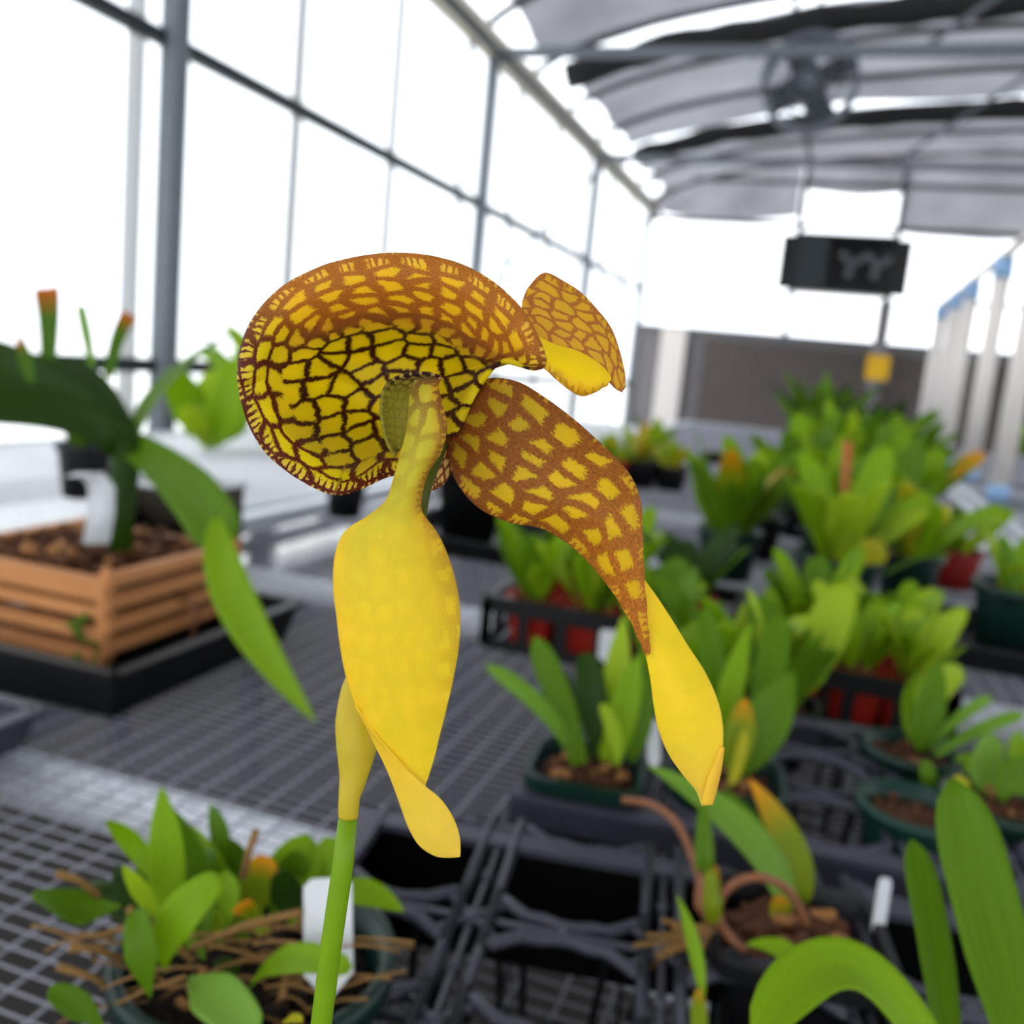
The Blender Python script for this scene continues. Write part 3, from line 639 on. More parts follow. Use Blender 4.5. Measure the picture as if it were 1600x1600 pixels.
# far small pots at the left part of the bench
for i, (x, y, pr, ph, pm, n, L_, mt, lab) in enumerate((
    (-.50, 2.72, .06, .08, 'black', 7, .12, (3, 5, 4), 'black pot with yellowish leaves in the small far group left of the cluster'),
    (-.56, 2.62, .045, .08, 'red', 5, .12, (4, 3), 'red pot in the small far group, nearest the mottled petal'),
    (-.41, 2.75, .05, .07, 'black', 6, .10, (5, 3), 'low black pot at the right of the small far group'),
    (-.50, 2.95, .05, .08, 'redpot', 7, .14, (6, 3, 1), 'reddish leaved plant behind the small far group'),
    (-.42, 3.85, .05, .035, 'black', 3, .03, (6,), 'flat black dish with pink stubs alone on the far bench'),
    (-.205, 4.45, .055, .04, 'black', 3, .03, (2,), 'tiny flat black dish left of the far bush'))):
    plant(lab, x, y, pr, ph, M[pm], n, L_, .035, 300+i, mt, spread=.7, group='small pots far down the bench', prof='lance')
# right bench plants
for i, (x, y, lab) in enumerate(((.86, 4.05, 'green plant in a black pot on the right bench beside the pipe rack'), (1.05, 3.8, 'second green plant on the right bench at the picture edge'), (.88, 3.3, 'low reddish plant in front of the pipe rack on the right bench'))):
    plant(lab, x, y, .06, .08, M['black'], 14, .22 if i < 2 else .1, .05, 400+i, (0, 1) if i < 2 else (6, 5), spread=.9, group='plants on the right bench')
# round black pot left of mottled petal, and clear pots in the left
c = on(742, 838, -.30)
t = thing('nursery_pot', 'empty round black nursery pot on a tray, seen between the two hanging petals', 'pot', (-.585, 1.57, BZ+.004))
mb = MB(); rough_pot(mb, (-.585, 1.57, BZ+.004), .062, .125); mb.build('pot_wall', M['matt'], t)
t = plant('small plant in a black pot behind the strap-leaved orchid, by the left wall', -1.30, 1.42, .052, .10, M['black'], 2, .06, .03, 500, (6,), cat='potted orchid')
tP = plant('pale leafy orchid in a pot on the left bench behind the strap leaves', -1.66, 2.62, .06, .08, M['black'], 14, .36, .085, 501, (0, 7, 3), spread=.9, prof='oval')
pts(tP, [((325, 705, 2.6), (300, 640, 2.6), (268, 575, 2.5), 60, 'oval', 0), ((330, 700, 2.6), (330, 640, 2.6), (345, 580, 2.6), 62, 'oval', 3), ((335, 700, 2.6), (350, 650, 2.5), (372, 560, 2.5), 60, 'oval', 0), ((325, 700, 2.6), (310, 670, 2.5), (280, 640, 2.4), 40, 'oval', 3), ((330, 700, 2.6), (360, 660, 2.6), (390, 620, 2.6), 60, 'oval', 0)])
plant('single bright leaf of a potted plant seen under the spotted hood', -.86, 1.62, .04, .07, M['black'], 4, .13, .04, 503, (0, 3), spread=.8)
t = thing('clear_box', 'clear brownish plastic box behind the wooden basket', 'box', (-.90, 1.17, BZ))
mb = MB(); x0, x1, y0, y1 = -.965, -.835, 1.12, 1.24
mb.box(((x0+x1)/2, y0, BZ+.05), (x1-x0, .003, .10)); mb.box(((x0+x1)/2, y1, BZ+.05), (x1-x0, .003, .10)); mb.box((x0, (y0+y1)/2, BZ+.05), (.003, y1-y0, .10)); mb.box((x1, (y0+y1)/2, BZ+.05), (.003, y1-y0, .10)); mb.build('box_wall', M['glassy'], t)
mb = MB(); mb.box(((x0+x1)/2, y0, BZ+.102), (x1-x0+.01, .01, .006)); mb.box(((x0+x1)/2, y1, BZ+.102), (x1-x0+.01, .01, .006)); mb.box((x0, (y0+y1)/2, BZ+.102), (.01, y1-y0, .006)); mb.box((x1, (y0+y1)/2, BZ+.102), (.01, y1-y0, .006)); mb.build('box_rim', M['white'], t)
mb = MB(); mb.chips(((x0+x1)/2, (y0+y1)/2, BZ+.035), .052, 260, .02, random.Random(5), True, .033); mb.build('bark_mix', M['bark'], t)['kind'] = 'stuff'

# white pipe rack on the right bench
t = thing('pipe_rack', 'rack of upright white pipes with blue taped joints on the right bench', 'rack', (.62, 4.6, BZ))
PY = (6.9, 6.1, 5.45, 4.5, 3.7)
for i, y in enumerate(PY):
    top = CAMZ+.62
    for x in (.605,):
        mb = MB(); mb.tube([(x, y, BZ), (x, y, top)], .036, 16); mb.build('pipe', M['pvc'], t)
        mb = MB(); mb.tube([(x, y, BZ), (x, y, BZ+.06)], .040, 16); mb.build('tape', M['blue'], t)
        mb = MB(); mb.tube([(x, y, top-.09), (x, y, top)], .040, 16); mb.build('tape', M['blue'], t)
for x in (.605, 1.25):
    mb = MB(); mb.tube([(x, 7.0, CAMZ+.63), (x, 3.65, CAMZ+.63)], .02, 10); mb.build('top_rail', M['pvc'], t)
for y in (PY[0], PY[-1]):
    mb = MB(); mb.tube([(.605, y, CAMZ+.64), (1.25, y, CAMZ+.64)], .016, 8); mb.build('cross_rail', M['pvc'], t)
t = thing('support_post', 'pale grey post with a yellow sticky card under the square exhaust fan', 'post', (.43, 11.45, 0))
mb = MB(); mb.tube([(.43, 11.45, 0), (.43, 11.45, CAMZ+1.03)], .075, 14); mb.build('post', M['knee'], t)
mb = MB(); mb.box((.44, 11.36, CAMZ+.30), (.24, .012, .27)); mb.build('sticky_card', M['yellow'], t)

# ------------------------------------------------------------------ wooden basket with strap-leaved orchid
bx0, bx1, by0, by1 = -.812, -.614, .70, .90; bz0 = BZ+.007
t = thing('wooden_basket', 'square slatted wooden basket on the long black tray', 'basket', ((bx0+bx1)/2, (by0+by1)/2, bz0))
for lv in range(4):
    z = bz0+.010+lv*.0215
    for (a, b) in (((bx0-.004, by0), (bx1+.004, by0)), ((bx0-.004, by1), (bx1+.004, by1))):
        mb = MB(); mb.bar((a[0], a[1], z), (b[0], b[1], z), .014, .0115 if lv < 3 else .020); mb.build('slat', M['wood'], t)
    for x in (bx0, bx1):
        mb = MB(); mb.bar((x, by0-.004, z+.009), (x, by1+.004, z+.009), .014, .0115); mb.build('slat', M['wood'], t)
for x in (bx0, bx1):
    for y in (by0, by1):
        mb = MB(); mb.tube([(x, y, bz0), (x, y, bz0+.096)], .0045, 8); mb.build('corner_rod', M['wood'], t)
mb = MB()
for i in range(6): mb.bar((bx0+.02+i*.031, by0, bz0+.004), (bx0+.02+i*.031, by1, bz0+.004), .014, .006)
mb.build('floor_slat', M['wood'], t)
mb = MB(); r = random.Random(9); mb.chips((bx1-.015, by0-.003, bz0+.03), .014, 16, .012, r, True, .02); mb.chips((bx1-.02, by0-.003, bz0+.005), .018, 14, .012, r, True, .005); mb.build('moss', M['moss'], t)
mb = MB(); mb.box(((bx0+bx1)/2, (by0+by1)/2, bz0+.062), (.17, .16, .03)); mb.chips(((bx0+bx1)/2, (by0+by1)/2, bz0+.083), .082, 260, .02, r, True, .009); mb.build('potting_mix', M['bark'], t)
mb = MB(); mb.chips(((bx0+bx1)/2, (by0+by1)/2, bz0+.089), .08, 40, .02, r, True, .006); mb.build('bark_chip', M['barkl'], t)
mb = MB(); mb.tube([at(270, 935, .99), at(290, 930, .98), at(305, 960, .975), at(300, 1000, .98)], .003, 8); mb.build('root', M['stalk'], t)
tS = thing('strap_leaf_orchid', 'large dark strap-leaved orchid growing in the wooden basket', 'orchid', at(190, 860, .95))
mb = MB(); mb.tube([at(188, 860, .95), at(190, 800, .95), at(195, 740, .95), at(200, 690, .95)], [.013, .012, .014, .018], 12); mb.build('trunk', LEAF[2], tS)
pts(tS, [((200, 700, .95), (60, 600, .95), (-120, 545, .93), 80, 'strap', 2, (.2, -.9, .4)), ((200, 710, .95), (100, 650, .9), (-90, 640, .82), 74, 'strap', 2, (.2, -.8, .5)),
         ((205, 700, .95), (150, 620, .98), (80, 575, 1.0), 64, 'strap', 2, (.2, -.9, .4)), ((205, 695, .95), (300, 770, .88), (350, 860, .83), 78, 'strap', 1, (.2, -.8, .6)),
         ((340, 810, .84), (375, 950, .80), (495, 1130, .72), 66, 'lance', 0, (.3, -.8, .5)), ((210, 690, .95), (260, 600, 1.0), (375, 515, 1.08), 52, 'lance', 1, (-.3, -.6, .6)),
         ((75, 580, .96), (78, 510, .96), (74, 450, .96), 40, 'blunt', 6), ((170, 590, .98), (185, 530, .99), (205, 492, 1.0), 30, 'blunt', 6), ((50, 600, .9), (40, 560, .9), (28, 522, .9), 22, 'lance', 6), ((145, 580, 1.05), (135, 520, 1.06), (125, 475, 1.07), 16, 'strap', 7)])
mb = MB(); pp = [at(150, 850, .88), at(158, 800, .88), at(158, 760, .88), at(140, 738, .875), at(122, 745, .87)]; vs = []
for p in pp: vs += [p-RR*.0125, p+RR*.0125]
vs += [v+fw*.001 for v in vs]; n = len(pp)
mb.add(vs, [(2*i, 2*i+1, 2*i+3, 2*i+2) for i in range(n-1)]+[(2*n+2*i+1, 2*n+2*i, 2*n+2*i+2, 2*n+2*i+3) for i in range(n-1)], True)
tag(mb.build('plant_tag', M['white'], thick=.0005), 'bent white label strip standing in the wooden basket', 'plant tag', 'white plant tags')

# ------------------------------------------------------------------ clumping orchid, lower left
pc = Vector((-.187, .303, BZ))
tL = potted('clump of small oval green leaves in a round dark green pot at lower left', pc, .053, .088, M['green'], 0, 0, 12, big=.009, n=160, mix=M['soil'])
L = [((262, 1440, .37), (262, 1340, .37), (252, 1228, .37), 58, 'lance', 0), ((330, 1430, .39), (300, 1345, .39), (268, 1262, .39), 54, 'lance', 1), ((360, 1440, .40), (335, 1370, .40), (300, 1290, .41), 50, 'lance', 0),
     ((250, 1380, .37), (205, 1315, .37), (165, 1282, .36), 34, 'lance', 0), ((352, 1350, .41), (343, 1300, .41), (328, 1255, .42), 30, 'lance', 1), ((250, 1435, .355), (220, 1390, .35), (192, 1352, .345), 30, 'lance', 3),
     ((258, 1520, .34), (275, 1440, .335), (345, 1372, .34), 62, 'oval', 0), ((235, 1560, .33), (222, 1490, .325), (215, 1420, .33), 50, 'oval', 1), ((190, 1415, .36), (120, 1420, .355), (52, 1405, .34), 62, 'oval', 1, (0, -.6, .8)),
     ((215, 1420, .37), (165, 1400, .37), (120, 1400, .38), 44, 'oval', 2, (0, -.6, .8)), ((400, 1440, .39), (405, 1385, .39), (418, 1338, .39), 56, 'oval', 4), ((430, 1440, .40), (450, 1370, .40), (495, 1320, .41), 78, 'oval', 0),
     ((470, 1420, .40), (500, 1360, .405), (525, 1310, .41), 50, 'oval', 0), ((450, 1440, .385), (450, 1400, .385), (440, 1360, .38), 52, 'oval', 2), ((415, 1460, .37), (395, 1430, .37), (375, 1412, .365), 34, 'blunt', 4),
     ((390, 1545, .36), (450, 1500, .34), (548, 1515, .33), 50, 'oval', 0, (0, -.5, .85)), ((295, 1528, .345), (340, 1560, .32), (400, 1615, .30), 74, 'oval', 7, (0, -.5, .85)), ((165, 1610, .33), (120, 1570, .325), (75, 1550, .32), 42, 'oval', 1, (0, -.6, .8)),
     ((520, 1405, .40), (570, 1395, .40), (632, 1425, .40), 44, 'lance', 0, (0, -.6, .8)), ((365, 1540, .37), (355, 1520, .37), (350, 1495, .37), 44, 'oval', 2), ((340, 1480, .38), (350, 1440, .38), (355, 1430, .38), 44, 'oval', 1),
     ((300, 1440, .39), (310, 1370, .39), (320, 1330, .4), 50, 'oval', 1), ((230, 1440, .38), (200, 1390, .385), (180, 1350, .39), 40, 'lance', 2), ((380, 1470, .39), (375, 1410, .395), (360, 1370, .4), 50, 'lance', 1),
     ((480, 1450, .385), (490, 1410, .385), (470, 1390, .38), 44, 'oval', 2), ((440, 1600, .30), (462, 1590, .28), (472, 1592, .27), 14, 'oval', 5), ((330, 1470, .37), (335, 1440, .37), (330, 1420, .37), 30, 'lance', 3), ((255, 1480, .36), (290, 1470, .36), (300, 1440, .36), 30, 'lance', 1),
     ((300, 1400, .40), (285, 1340, .405), (240, 1270, .41), 46, 'lance', 3), ((380, 1420, .41), (370, 1350, .415), (345, 1310, .42), 44, 'lance', 1), ((285, 1450, .38), (250, 1400, .385), (222, 1340, .39), 40, 'oval', 1), ((420, 1440, .395), (450, 1380, .40), (470, 1330, .40), 50, 'oval', 1),
     ((345, 1450, .37), (355, 1400, .375), (350, 1360, .38), 44, 'lance', 0), ((450, 1450, .385), (480, 1400, .39), (500, 1370, .39), 40, 'oval', 0), ((230, 1440, .37), (190, 1420, .37), (150, 1385, .37), 34, 'oval', 2), ((320, 1500, .36), (310, 1450, .365), (330, 1400, .37), 44, 'oval', 1)]
pts(tL, L)
r = random.Random(21)
for i in range(60):
    x, y, tt = r.uniform(150, 500), r.uniform(1440, 1600), r.uniform(.34, .39); x -= 0
    a = r.uniform(-.9, .5); l = r.uniform(60, 170); x2 = x+l*math.cos(a)*r.choice((-1, 1)); y2 = y+l*math.sin(a)*.5
    mb = MB(); q = [at(x, y, tt), at((x+x2)/2+r.uniform(-15, 15), (y+y2)/2-r.uniform(0, 30), tt-.006), at(x2, y2, tt+r.uniform(-.015, .01))]
    s = [q[0]*(1-k_)**2+q[1]*2*k_*(1-k_)+q[2]*k_*k_ for k_ in np.linspace(0, 1, 9)]; mb.tube(s, r.uniform(.00035, .0007), 6); mb.build('root', M['root'], tL)
for (x, y, x2, y2) in ((190, 1500, 110, 1480), (200, 1560, 90, 1510), (300, 1480, 470, 1425), (460, 1470, 440, 1560), (380, 1370, 400, 1300), (155, 1400, 90, 1365), (300, 1500, 200, 1420)):
    mb = MB(); mb.tube([at(x, y, .36), at((x+x2)/2, (y+y2)/2-8, .355), at(x2, y2, .35)], [.0016, .0013, .0016], 7); mb.build('root', M['root'], tL)
nametag(at(514, 1565, .345), at(512, 1372, .355), 76*.35/F, label='wide white tag in the lower left pot, behind the green flower stem')

# ------------------------------------------------------------------ black pot with leaning seedling, lower right
c = on(1245, 1468, -.268); c = Vector((c.x, c.y, BZ+.003))
tD = potted('black square pot of bark with a seedling leaning over its left side', c, .041, .066, M['black'], 7, TR, 15, big=.013, n=110)
pts(tD, [((1235, 1440, .49), (1170, 1310, .49), (1010, 1195, .50), 62, 'lance', 7, (.3, -.5, .7)), ((1250, 1420, .50), (1235, 1330, .50), (1170, 1215, .51), 54, 'lance', 4), ((1100, 1400, .46), (1100, 1330, .46), (1098, 1240, .47), 30, 'lance', 1),
         ((1255, 1545, .42), (1230, 1490, .42), (1165, 1475, .42), 34, 'lance', 0, (0, -.6, .8)), ((1105, 1440, .46), (1108, 1400, .46), (1112, 1350, .46), 34, 'oval', 4), ((1235, 1450, .48), (1220, 1430, .48), (1220, 1400, .48), 36, 'oval', 4), ((1240, 1440, .5), (1200, 1330, .52), (1130, 1230, .54), 40, 'lance', 1)])
def px_tube(parent, name, pl, r_, m, n=10):
    P = [at(*p) for p in pl]; out = []
    for i in range(len(P)-1):
        a = P[max(i-1, 0)]; b = P[i]; c_ = P[i+1]; d = P[min(i+2, len(P)-1)]
        for j in range(6):
            q = j/6; out.append(.5*((2*b)+(c_-a)*q+(2*a-5*b+4*c_-d)*q*q+(3*b-a-3*c_+d)*q**3))
    out.append(P[-1]); rr = r_ if not isinstance(r_, (list, tuple)) else list(np.interp(np.linspace(0, 1, len(out)), np.linspace(0, 1, len(r_)), r_))
    mb = MB(); mb.tube(out, rr, n); return mb.build(name, m, parent)
px_tube(tD, 'rhizome', [(1260, 1445, .47), (1230, 1390, .46), (1180, 1370, .45), (1135, 1390, .45), (1122, 1430, .45), (1145, 1470, .45), (1165, 1485, .45)], .0022, M['stalk'])
px_tube(tD, 'rhizome', [(1108, 1440, .455), (1095, 1390, .455), (1090, 1360, .46), (1060, 1290, .48), (1020, 1258, .50), (975, 1250, .52)], .0021, M['stalk'])
px_tube(tD, 'pseudobulb', [(1125, 1450, .45), (1105, 1410, .45), (1100, 1370, .45)], [.003, .0065, .003], M['stalk'])
px_tube(tD, 'pseudobulb', [(1115, 1440, .447), (1112, 1410, .447), (1110, 1360, .447)], [.003, .0055, .002], LEAF[4])
for (x, y) in ((990, 1478), (1010, 1462), (1035, 1438), (1025, 1500), (1060, 1530), (985, 1505), (1050, 1450), (1000, 1520)):
    px_tube(tD, 'root', [(1115, 1445, .452), ((1115+x)/2+r.uniform(-6, 6), (1445+y)/2+6, .45), (x, y, .445)], [.0014, .0013, .001], M['root'], 7)
nametag(at(1362, 1515, .475), at(1384, 1372, .475), 20*.475/F, label='narrow white tag at the right corner of the black square bark pot')
nametag(at(1022, 1205, .63), at(1020, 1125, .64), 20*.64/F, label='slim white tag at the back corner beside the hanging yellow petal')
nametag(at(950, 1040, .98), at(955, 985, 1.0), 34/F, label='small white tag among the seedlings of the left red pot tray')
nametag(at(1500, 880, 1.75), at(1515, 835, 1.8), 60*1.75/F, label='white tag in the pots at the right edge of the cluster')

# small seedling in front, lower centre right
cc = Vector((.002, .335, BZ+.003))
tE = potted('thin seedling with a single narrow leaf rising from the tray near the bottom edge', Vector((-.012, .30, BZ+.003)), .036, .066, M['black'], 7, TR, 16, n=40)
pts(tE, [((1100, 1700, .36), (1092, 1590, .37), (1095, 1545, .38), 26, 'lance', 4), ((1098, 1560, .38), (1085, 1480, .385), (1058, 1398, .39), 22, 'lance', 0)])
# tall green leaves, right foreground
tR = potted('big glossy green leaves rising at the right foreground edge', Vector((.14, .205, BZ+.003)), .05, .08, M['green'], 0, 0, 17, n=40)
pts(tR, [((1640, 1760, .27), (1560, 1500, .30), (1487, 1218, .32), 112, 'strap', 1), ((1490, 1760, .27), (1465, 1520, .31), (1425, 1312, .335), 58, 'strap', 1), ((1530, 1800, .27), (1345, 1530, .285), (1178, 1625, .26), 90, 'strap', 0, (.1, -.5, .9))])
# ------------------------------------------------------------------ the flower
def cr(P, n):
    """Catmull-Rom through rows of numbers"""
    P = np.array(P, float); m = len(P); out = []
    for q in np.linspace(0, m-1, n):
        i = min(int(q), m-2); s = q-i; a, b, c_, d = P[max(i-1, 0)], P[i], P[i+1], P[min(i+2, m-1)]
        if i == 0: a = 2*b-c_
        if i == m-2: d = 2*c_-b
        out.append(.5*((2*b)+(c_-a)*s+(2*a-5*b+4*c_-d)*s*s+(3*b-a-3*c_+d)*s**3))
    return np.array(out)
MM = 9.5     # photo units per millimetre at the flower
YEL = lin((240, 214, 34)); 
class Pet:
    def __init__(s): s.mb = MB(); s.d = {k_: [] for k_ in ('pat', 'pat2', 'ctl', 'rim', 'pig', 'vein')}
    def grid(s, P, attrs, nu, nv, wrap=False):
        s.mb.add(P, [(i*nv+j, i*nv+(j+1) % nv, ((i+1) % nu)*nv+(j+1) % nv, ((i+1) % nu)*nv+j) for i in range(nu-1) for j in range(nv if wrap else nv-1)])
        for k_ in s.d: s.d[k_] += attrs[k_]
    def build(s, name, parent, thick=.0005):
        for k_, v in s.d.items(): s.mb.a[k_] = ('FLOAT_COLOR' if k_ in ('pig', 'vein') else 'FLOAT_VECTOR', v)
        return s.mb.build(name, M['petal'], parent, thick)
def lerp3(a, b, t): return tuple(a[i]+(b[i]-a[i])*t for i in range(3))
def sheet(pet, rows, nu=70, nv=36, cell=(3.2, 2.6), wid=.1, mot=1.0, pig=YEL, vein=(.2, .06, .02), fringe=(0, 0), bulge=0, seed=0, wave=.0, fn=None):
    """rows: (Lx,Ly,Lt, Rx,Ry,Rt[,bulge]) in photo position and view distance (m)"""
    rows = [tuple(r_)+((bulge,) if len(r_) == 6 else ()) for r_ in rows]
    C = cr(rows, nu); P = []; A = {k_: [] for k_ in pet.d}; s_ = 0; prev = None
    r_ = random.Random(seed); ph = r_.random()*9
    for i in range(nu):
        Lx, Ly, Lt, Rx, Ry, Rt, bu = C[i]; mid = np.array(((Lx+Rx)/2, (Ly+Ry)/2))
        if prev is not None: s_ += np.linalg.norm(mid-prev)/MM
        prev = mid; w_ = math.hypot(Rx-Lx, Ry-Ly)/MM; T = i/(nu-1)
        for j in range(nv):
            q = j/(nv-1); x = Lx+(Rx-Lx)*q; y = Ly+(Ry-Ly)*q; tt = Lt+(Rt-Lt)*q-bu*4*q*(1-q)+wave*.001*math.sin(s_*1.3+ph+q*5)*(abs(2*q-1)**3)
            P.append(at(x, y, tt))
            ed = min(q, 1-q)*w_
            K = dict(cell=cell, wid=wid, mot=mot, pig=pig, vein=vein, fr=fringe[0] if q < .5 else fringe[1])
            if fn: K.update(fn(T, q, ed, s_, w_))
            A['pat'].append((s_/K['cell'][0]+seed*3.1, (q-.5)*w_/K['cell'][1], 0)); A['pat2'].append(A['pat'][-1]); A['ctl'].append((K['wid'], K['mot'], K.get('reg', 0)))
            A['rim'].append((ed*1.7, s_+(40 if q > .5 else 0), K['fr'])); A['pig'].append(tuple(K['pig'])+(1,)); A['vein'].append(tuple(K['vein'])+(1,))
    pet.grid(P, A, nu, nv)

hub = at(690, 690, .166)
tF = thing('spotted_orchid', 'yellow orchid flower with a maroon netted hood and hanging petals on a tall green stem', 'orchid', Vector((-.085, .085, BZ)))
DARK = lin((74, 20, 8)); MIDB = lin((150, 70, 14)); LITE = lin((204, 132, 42))
GOLD = lin((236, 196, 30)); BRIGHT = lin((244, 222, 48)); CREAM = lin((240, 206, 110)); OLIVE = lin((124, 118, 22)); YG = lin((212, 208, 64))

# hood: closed rings of control points: centre, bowl, crease, band middle, rim
rim = [(520, 773, .1560), (465, 748, .1552), (415, 707, .1545), (385, 655, .1538), (373, 600, .1532), (377, 545, .1528), (398, 495, .1525), (440, 450, .1522), (500, 418, .1520), (560, 402, .1520), (620, 396, .1520), (680, 402, .1522), (735, 420, .1526), (785, 453, .1532), (825, 498, .1540), (852, 560, .1552), (835, 578, .1562), (788, 562, .1590), (746, 612, .1625), (716, 672, .164), (685, 690, .166), (650, 735, .165), (605, 746, .163), (562, 765, .159)]
cre = [(532, 738, .159), (488, 712, .158), (446, 675, .157), (424, 632, .1565), (418, 585, .156), (432, 548, .156), (462, 524, .156), (505, 504, .1563), (556, 492, .1566), (606, 487, .157), (650, 490, .1573), (690, 502, .1577), (722, 518, .158), (750, 534, .1583), (775, 548, .1586), (800, 560, .159), (798, 566, .1595), (770, 572, .161), (728, 618, .1635), (704, 664, .165), (676, 684, .167), (645, 712, .167), (602, 724, .166), (566, 738, .162)]
cen = (600, 625, .181)
n = len(rim); NA = 220; NR = 64
def ringc(R_):
    Q = R_[-2:]+R_+R_[:3]; Q = np.array(Q, float); out = []
    for k_ in range(NA):
        f_ = k_/NA*n; i = int(f_); s = f_-i; a, b, c_, d = Q[i+1], Q[i+2], Q[i+3], Q[i+4]
        out.append(.5*((2*b)+(c_-a)*s+(2*a-5*b+4*c_-d)*s*s+(3*b-a-3*c_+d)*s**3))
    return np.array(out)
rimC, creC = ringc(rim), ringc(cre); P = []; pet = Pet(); A = {k_: [] for k_ in pet.d}
arc = np.concatenate([[0], np.cumsum(np.linalg.norm(np.diff(rimC[:, :2], axis=0), axis=1))])/MM
cen = np.array(cen)
for i in range(NR):
    rr = i/(NR-1)
    for k_ in range(NA):
        if rr < .62:
            s = rr/.62; p = cen+(creC[k_]-cen)*s; p = p.copy(); b_ = s**(2.2+2.6*max(0, min(1, (k_/NA*n-5)/2))*max(0, min(1, (16-k_/NA*n)/1.5))); p[2] = cen[2]+(creC[k_][2]-cen[2])*b_
            band = max(0, min(1, (s-.80)/.14))
        else:
            s = (rr-.62)/.38; p = creC[k_]+(rimC[k_]-creC[k_])*s; p = p.copy(); p[2] -= .0022*math.sin(math.pi*s)**.8*(1 if k_/NA*n > 4 and k_/NA*n < 15.5 else .25); band = 1
        f_ = k_/NA*n
        fl = .0003*math.sin(arc[k_]*1.1)*max(0, (rr-.8)/.2)
        P.append(at(p[0], p[1], p[2]+fl))
        ed = (1-rr)/.38*np.linalg.norm(rimC[k_][:2]-creC[k_][:2])/MM if rr > .62 else 9
        gx = 1+.55*max(0, min(1, rr/.62))**7*max(0, min(1, (f_-4)/3))*max(0, min(1, (16-f_)/1.5)); px_, py_ = cen[0]+(p[0]-cen[0])*gx, cen[1]+(p[1]-cen[1])*gx
        A['pat'].append(((px_*.92+py_*-.30)/43, (px_*.30+py_*.92)/29, 0))
        bw = np.linalg.norm(rimC[k_][:2]-creC[k_][:2])
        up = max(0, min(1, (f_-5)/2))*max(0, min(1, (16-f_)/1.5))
        A['pat2'].append((arc[k_]*MM/56, -ed*MM/19 if rr > .62 else (-bw/19-(1-rr/.62)*5), 0))
        # upper band: wider markings than the bowl, back light painted in as lighter colour
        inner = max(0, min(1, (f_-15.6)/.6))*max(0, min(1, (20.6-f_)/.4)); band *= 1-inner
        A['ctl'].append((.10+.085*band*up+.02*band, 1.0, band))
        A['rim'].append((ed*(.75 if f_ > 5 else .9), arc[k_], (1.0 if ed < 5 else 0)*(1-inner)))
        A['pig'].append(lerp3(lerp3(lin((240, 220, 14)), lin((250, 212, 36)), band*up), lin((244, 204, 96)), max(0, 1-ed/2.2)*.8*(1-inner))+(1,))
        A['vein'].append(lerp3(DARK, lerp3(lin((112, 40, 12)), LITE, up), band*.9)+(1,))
pet.mb.add(P, [(i*NA+j, i*NA+(j+1) % NA, (i+1)*NA+(j+1) % NA, (i+1)*NA+j) for i in range(NR-1) for j in range(NA)])
for k_ in pet.d: pet.d[k_] += A[k_]
pet.build('dorsal_sepal', tF)
# hood tip: mottled upturned lobe, smooth yellow underside
def fA(T, q, ed, s, w_): return dict(mot=1 if ed > .15 else 1, pig=lerp3(lin((232, 186, 40)), lin((206, 170, 40)), T))
pet = Pet()
sheet(pet, [(815, 486, .1600, 816, 470, .1602), (824, 508, .1600, 826, 448, .1606), (836, 530, .1605, 850, 427, .1616, .0005), (855, 546, .1610, 880, 440, .1624, .001), (882, 556, .1615, 907, 458, .163, .001), (912, 564, .162, 932, 484, .1635, .001), (935, 578, .162, 953, 511, .1635, .0005), (950, 594, .162, 967, 545, .163), (962, 607, .162, 976, 582, .1625), (972, 613, .162, 977, 604, .162)],
      cell=(3.4, 1.5), wid=.12, vein=lin((190, 122, 50)), pig=lin((226, 184, 44)), fringe=(.0, .9), seed=2, nu=60)
sheet(pet, [(836, 566, .1553, 832, 520, .1560), (852, 577, .1556, 850, 532, .1575, .0005), (868, 592, .156, 872, 541, .159, .001), (887, 607, .157, 898, 548, .160, .0016), (908, 618, .158, 922, 560, .1605, .0016), (930, 612, .159, 941, 574, .161, .001), (944, 604, .1595, 952, 588, .161), (950, 600, .160, 953, 594, .161)],
      cell=(3.6, 2.2), wid=.07, mot=0, pig=lin((250, 222, 10)), vein=MIDB, seed=3, nu=50,
      fn=lambda T, q, ed, s, w_: dict(mot=max(0, 1-q*2.6)*.75*(1-T), wid=.16, pig=lerp3(lin((238, 190, 40)), lin((248, 222, 8)), min(1, q*2.6)), fr=.5 if q < .5 and T < .8 else 0))
pet.build('sepal_tip', tF)
# lower fringe of the hood seen beside the column
pet = Pet()
sheet(pet, [(664, 767, .168, 664, 735, .168), (678, 766, .168, 672, 712, .168), (693, 757, .168, 684, 696, .168), (704, 741, .168, 694, 684, .168), (707, 722, .168, 700, 690, .168), (705, 700, .168, 702, 694, .168)], cell=(1.6, 1.4), wid=.14, pig=lin((240, 204, 120)), vein=lin((128, 60, 20)), fringe=(1, 0), seed=4, nu=40, nv=24)
pet.build('hood_fringe', tF)

